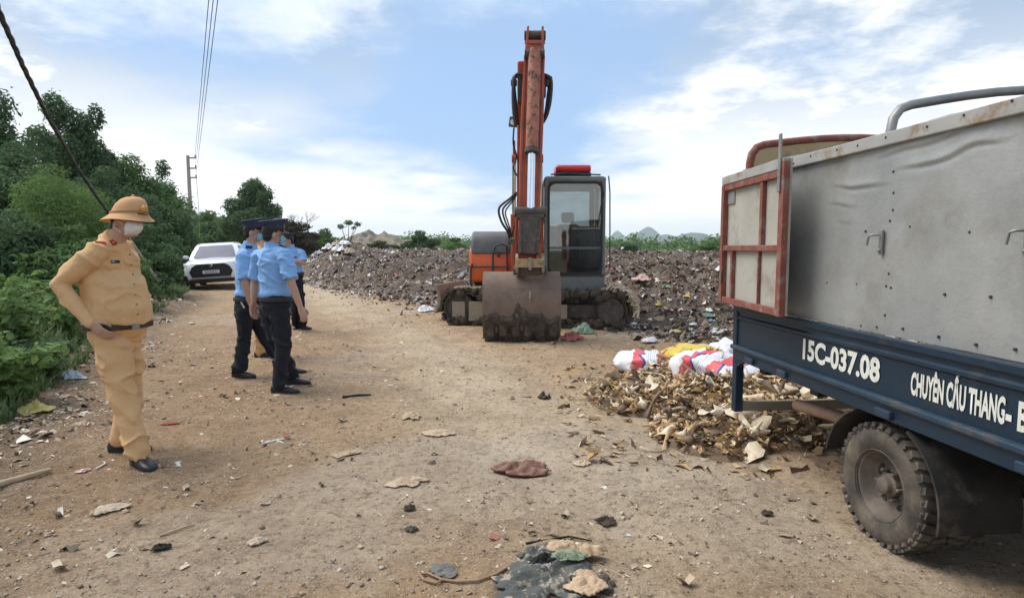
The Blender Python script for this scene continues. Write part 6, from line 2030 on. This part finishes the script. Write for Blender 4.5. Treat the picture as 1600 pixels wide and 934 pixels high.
def make_bones():
    g = np.random.default_rng(44)
    xs, ys = np.linspace(.4, 3.4, 76), np.linspace(3.7, 7.6, 90)
    V, Fq = grid_mesh(xs, ys, lambda X, Y: gz(X, Y) - .02 + bone_h(X, Y) * .82 + .03 * np.abs(fbm(X * 7, Y * 7, 0, 3, 5)) * (bone_h(X, Y) > .01))
    keep = bone_h(V[:, 0], V[:, 1]) > .003
    Fq = Fq[keep[Fq].any(1)]
    used = np.unique(Fq); re = np.zeros(len(V), np.int64); re[used] = np.arange(len(used))
    me = np_mesh('bone_heap_base', V[used], re[Fq], mat('dark_bone_crumbs', (.12, .08, .05), (.22, .155, .095), scale=14, rough=.95, bump=1, bscale=20), smooth=True)
    n = 11000
    x, y = g.uniform(.45, 3.3, n), g.uniform(3.75, 7.4, n)
    hh = bone_h(x, y)
    ok = (hh > .01) | (g.uniform(0, 1, n) < .075)
    x, y, hh = x[ok], y[ok], hh[ok]
    pal = np.array([(.58, .40, .21), (.42, .26, .12), (.70, .57, .38), (.26, .155, .075), (.10, .065, .04), (.54, .34, .12)])
    col = pal[g.choice(6, len(x), p=[.22, .20, .12, .18, .18, .10])] * g.uniform(.8, 1.1, (len(x), 1))
    size = np.clip(g.lognormal(-3.0, .45, len(x)), .02, .12)
    V, Fq2, C = shards(g, x, y, gz(x, y) + hh * .9 + .012, size, .9, col, asp=(.14, .5))
    sp = link('bone_fragments', np_mesh('bone_fragments', V, Fq2, mat('bone_bits', (1, 1, 1), (.24, .15, .08), scale=18, rough=.8, attr=True), C))
    tag(sp, 'loose heap of small bone fragments and hide scraps behind the truck', 'bones', kind='stuff')
    bo = link('heap_core', me, sp); bo['kind'] = 'stuff'
    meshes = []
    for k in range(14):                         # fourteen shapes of bone, shared by the copies
        m = MB(); ty = (0, 1, 2, 3, 0, 3, 2, 0, 3, 4, 0, 1, 3, 4)[k]
        L = g.uniform(.14, .26)
        if ty == 0:                             # long bone with knuckled ends
            pts = [Vector((L * (t - .5), .02 * math.sin(3 * t + k), 0)) for t in np.linspace(0, 1, 7)]
            m.tube(pts, [.030, .026, .016, .014, .017, .027, .024], 8, rb=[.022, .02, .014, .013, .014, .02, .018], dome=True)
            m.ball((-L * .52, .018, 0), (.022, .020, .018), 7, 5); m.ball((-L * .52, -.018, 0), (.020, .018, .017), 7, 5)
        elif ty == 1:                           # rib
            pts = [Vector((.16 * math.cos(a), .16 * math.sin(a), .02 * a)) for a in np.linspace(0, 1.7, 9)]
            m.tube(pts, np.linspace(.016, .008, 9), 7, lat=(0, 0, 1), rb=np.linspace(.008, .005, 9), dome=True)
        elif ty in (2, 4):                      # blade bone: thick bent plate
            a = np.linspace(0, 2 * math.pi, 11)[:-1]
            rad = L * .55 * (1 + .35 * g.normal(0, 1, 10).clip(-1, 1))
            top = [Vector((r_ * math.cos(t) * 1.3, r_ * math.sin(t) * .75, .05 * math.sin(2 * t + k) + .02 * g.normal())) for r_, t in zip(rad, a)]
            c0 = Vector((0, 0, .035)); th = .007
            vs = top + [p_ - Vector((0, 0, th)) for p_ in top] + [c0, c0 - Vector((0, 0, th))]
            fs = [(j, (j + 1) % 10, 20) for j in range(10)] + [(10 + (j + 1) % 10, 10 + j, 21) for j in range(10)] + [(j, 10 + j, 10 + (j + 1) % 10, (j + 1) % 10) for j in range(10)]
            m.add(vs, fs)
        else:                                   # knobbly vertebra
            m.ball((0, 0, 0), (.045, .035, .035), 9, 7)
            for q in range(4):
                d = Vector((g.normal(), g.normal(), g.normal() * .6)).normalized()
                m.tube([d * .02, d * g.uniform(.06, .10)], [.018, .008], 6, dome=True)
        mt, tone = [(BONE, 'ochre'), (BONEP, 'pale'), (BONE, 'ochre'), (BONED, 'dark brown'), (BONEP, 'pale')][int(g.integers(0, 5))]
        meshes.append((tone, ('long_bone', 'rib_bone', 'blade_bone', 'vertebra', 'blade_bone')[ty], m.build('bone', mt, None, smooth=45, mesh_only=True)))
    labs = {'long_bone': 'knuckled long bone', 'rib_bone': 'thin curved rib bone', 'blade_bone': 'flat bent blade bone', 'vertebra': 'knobbly vertebra'}
    k = 0
    while k < 230:
        x, y = g.uniform(.6, 3.0), g.uniform(3.85, 7.2)
        h = float(bone_h(x, y))
        if h < .012 and g.uniform() > .03: continue
        tone, nm, me = meshes[int(g.integers(0, len(meshes)))]
        o = link(nm, me); s = g.uniform(.42, .66) if nm == 'blade_bone' else g.uniform(.65, 1.1); o.scale = (s, s, s)
        o.location = (x, y, float(gz(x, y)) + h * .93 + .022)
        o.rotation_euler = (g.normal(0, .45), g.normal(0, .45), g.uniform(0, 6.28))
        where = 'on the left tip of the bone heap' if x < 1.2 else 'beside the printed sacks' if y > 6.0 else 'under the truck bed' if (x > 1.75 and y < 4.9) else 'at the front edge of the bone heap' if y < 4.5 else 'high on the middle of the bone heap' if h > .13 else 'low on the middle of the bone heap'
        lab = f'{tone} {labs[nm]} {where}'
        tag(o, lab, 'bone', lab + ', several alike'); k += 1


make_bones()


def sack_material():
    m = bpy.data.materials.new('printed_sack'); m.use_nodes = True
    nt = m.node_tree; N = lambda t: nt.nodes.new(t); L = nt.links.new
    b = nt.nodes['Principled BSDF']; tc = N('ShaderNodeTexCoord').outputs['Object']
    sp = N('ShaderNodeSeparateXYZ'); L(tc, sp.inputs[0])

    def band(src, a, w):
        s = N('ShaderNodeMath'); s.operation = 'SUBTRACT'; L(src, s.inputs[0]); s.inputs[1].default_value = a
        q = N('ShaderNodeMath'); q.operation = 'ABSOLUTE'; L(s.outputs[0], q.inputs[0])
        r_ = N('ShaderNodeMath'); r_.operation = 'LESS_THAN'; L(q.outputs[0], r_.inputs[0]); r_.inputs[1].default_value = w
        return r_.outputs[0]

    def mix(f, a, c):
        n = N('ShaderNodeMix'); n.data_type = 'RGBA'; L(f, n.inputs['Factor'])
        for q, s in ((a, 'A'), (c, 'B')):
            if hasattr(q, 'is_output'): L(q, n.inputs[s])
            else: n.inputs[s].default_value = (*q, 1)
        return n.outputs['Result']
    nz = N('ShaderNodeTexNoise'); nz.inputs['Scale'].default_value = 5; L(tc, nz.inputs['Vector'])
    mr = N('ShaderNodeMath'); mr.operation = 'MULTIPLY_ADD'; L(nz.outputs['Fac'], mr.inputs[0]); mr.inputs[1].default_value = .22; L(sp.outputs[0], mr.inputs[2])
    sh_ = N('ShaderNodeMath'); sh_.operation = 'SUBTRACT'; L(mr.outputs[0], sh_.inputs[0]); sh_.inputs[1].default_value = .11
    x, y = sh_.outputs[0], sp.outputs[1]
    c = mix(band(x, -.20, .055), (.72, .71, .71), (.62, .085, .10))
    c = mix(band(x, -.135, .012), c, (.035, .05, .25))
    c = mix(band(x, .12, .06), c, (.62, .09, .10))
    c = mix(band(x, .195, .014), c, (.035, .05, .25))
    w = N('ShaderNodeTexWave'); L(tc, w.inputs['Vector']); w.inputs['Scale'].default_value = 13; w.bands_direction = 'X'
    w.inputs['Distortion'].default_value = 6; w.inputs['Detail'].default_value = 3
    g = N('ShaderNodeMath'); g.operation = 'GREATER_THAN'; L(w.outputs['Fac'], g.inputs[0]); g.inputs[1].default_value = .9
    g2 = N('ShaderNodeMath'); g2.operation = 'MULTIPLY'; L(g.outputs[0], g2.inputs[0]); L(band(x, -.02, .075), g2.inputs[1])
    c = mix(g2.outputs[0], c, (.12, .14, .25))
    L(c, b.inputs['Base Color']); b.inputs['Roughness'].default_value = .55
    return m


SACK = sack_material()


def sack(label, pos, L_, W_, H_, yaw, seed, mt, tilt=0.0, cat='sack', grp=None):
    n, mm = 34, 22
    th = np.linspace(0, 2 * np.pi, n, endpoint=False); t = np.linspace(-1, 1, mm)
    T, A = np.meshgrid(t, th, indexing='ij')
    prof = np.clip(1 - np.abs(T) ** 3.2, 0, 1) ** .55
    se = lambda v, e: np.sign(v) * np.abs(v) ** e
    X = T * L_ / 2 * (1 + .04 * np.sin(3 * A + seed)); Y = se(np.cos(A), .8) * W_ / 2 * (.55 + .45 * prof)
    Z = se(np.sin(A), .9) * H_ / 2 * (.06 + .94 * prof)
    nz = fbm(X * 9 + seed, Y * 9, Z * 9, 3, seed); n2 = np.abs(fbm(X * 5, Y * 12 + seed, Z * 5, 3, seed + 3))
    k = 1 + .16 * nz + .34 * (n2 - .3)
    V = np.stack([X, Y * k, Z * k], -1).reshape(-1, 3)
    i = np.arange(mm - 1)[:, None] * n + np.arange(n)[None]; j = np.arange(mm - 1)[:, None] * n + (np.arange(n)[None] + 1) % n
    Fq = np.stack([i, j, j + n, i + n], -1).reshape(-1, 4)
    o = link('woven_sack', np_mesh('woven_sack', V, Fq, mt, smooth=True))
    o.location = pos; o.rotation_euler = (0, tilt, yaw)
    return tag(o, label, cat, grp)


sack('white woven sack with red and blue print, left of the bone heap', P(1022, 566, 7.0), .92, .56, .27, -.25, 3, SACK)
sack('white woven sack with red print beside the truck\'s rear corner', P(1122, 583, 6.15), .95, .60, .36, -1.0, 5, SACK, .2)
sack('bright yellow sack lying between the two printed sacks', P(1083, 556, 6.9), .70, .50, .24, .1, 8, YELB)
sack('plain white sack behind the yellow sack', P(1140, 548, 7.3), .5, .42, .25, .3, 9, WHB)

# bags and lids that stand out on the mound
def on_heap(u, v):
    d = vdir(u, v)
    for k in range(400):
        y = 7.5 + k * .08; p = Vector((0, 0, CAMZ)) + d * (y / d.y)
        if p.z <= max(float(heap_z(p.x, p.y)), float(gz(p.x, p.y))): return p
    p = Vector((0, 0, CAMZ)) + d * (34 / d.y); p.z = float(heap_z(p.x, p.y))
    return p


for i, (u, v, w, mt, lab) in enumerate([
        (1105, 497, .26, GRNB, 'pale green bag on the mound left of the truck door'), (1108, 488, .20, WHB, 'white bag just above the pale green one on the mound'),
        (1073, 466, .17, YELB, 'orange yellow wrapper in the middle of the right mound'), (1029, 479, .20, YELB, 'orange bag on the mound near the excavator track'),
        (1043, 474, .11, WHB, 'small white cup on the mound near the orange bag'), (1084, 510, .16, WHB, 'white lid low on the right mound'),
        (1016, 502, .13, WHB, 'white lid beside the excavator rags'), (1042, 451, .24, GRNB, 'greenish bag in the upper right mound'),
        (1130, 425, .5, WHB, 'large white sheet at the top of the mound by the truck door'), (1000, 440, .5, mat('pink_sheet', (.55, .36, .33), (.45, .30, .27), rough=.7), 'dull pink sheet on the mound right of the cab'),
        (1017, 536, .26, WHB, 'white plastic piece behind the printed sack'), (1058, 521, .18, YELP, 'yellow wrapper behind the sacks')]):
    p = on_heap(u, v); crumple('rubbish_bag', lab, 'bag', 0, 0, w, w * .7, w * .3, 60 + i, mt, i * 1.3, n=18, freq=4, pos=p + Vector((0, 0, .02)), rag=.35)
g = np.random.default_rng(12)
for i in range(16):
    u = g.uniform(484, 548); v = g.uniform(383, 398)
    p = on_heap(u, v)
    w = g.uniform(.45, .85)
    crumple('rubbish_bag', f'{("white", "grey", "brownish", "white", "dark brown")[i % 5]} rubbish bag on the far end of the mound beside the blue officers', 'bag', 0, 0, w, w * .8, w * .45, 90 + i,
            [WHB, GRB, CARD, WHB, mat('brown_bag', (.20, .12, .09), rough=.6)][i % 5], i * 1.1, n=18, freq=3.5, pos=p, rag=.3, group='bags on the far end of the mound')
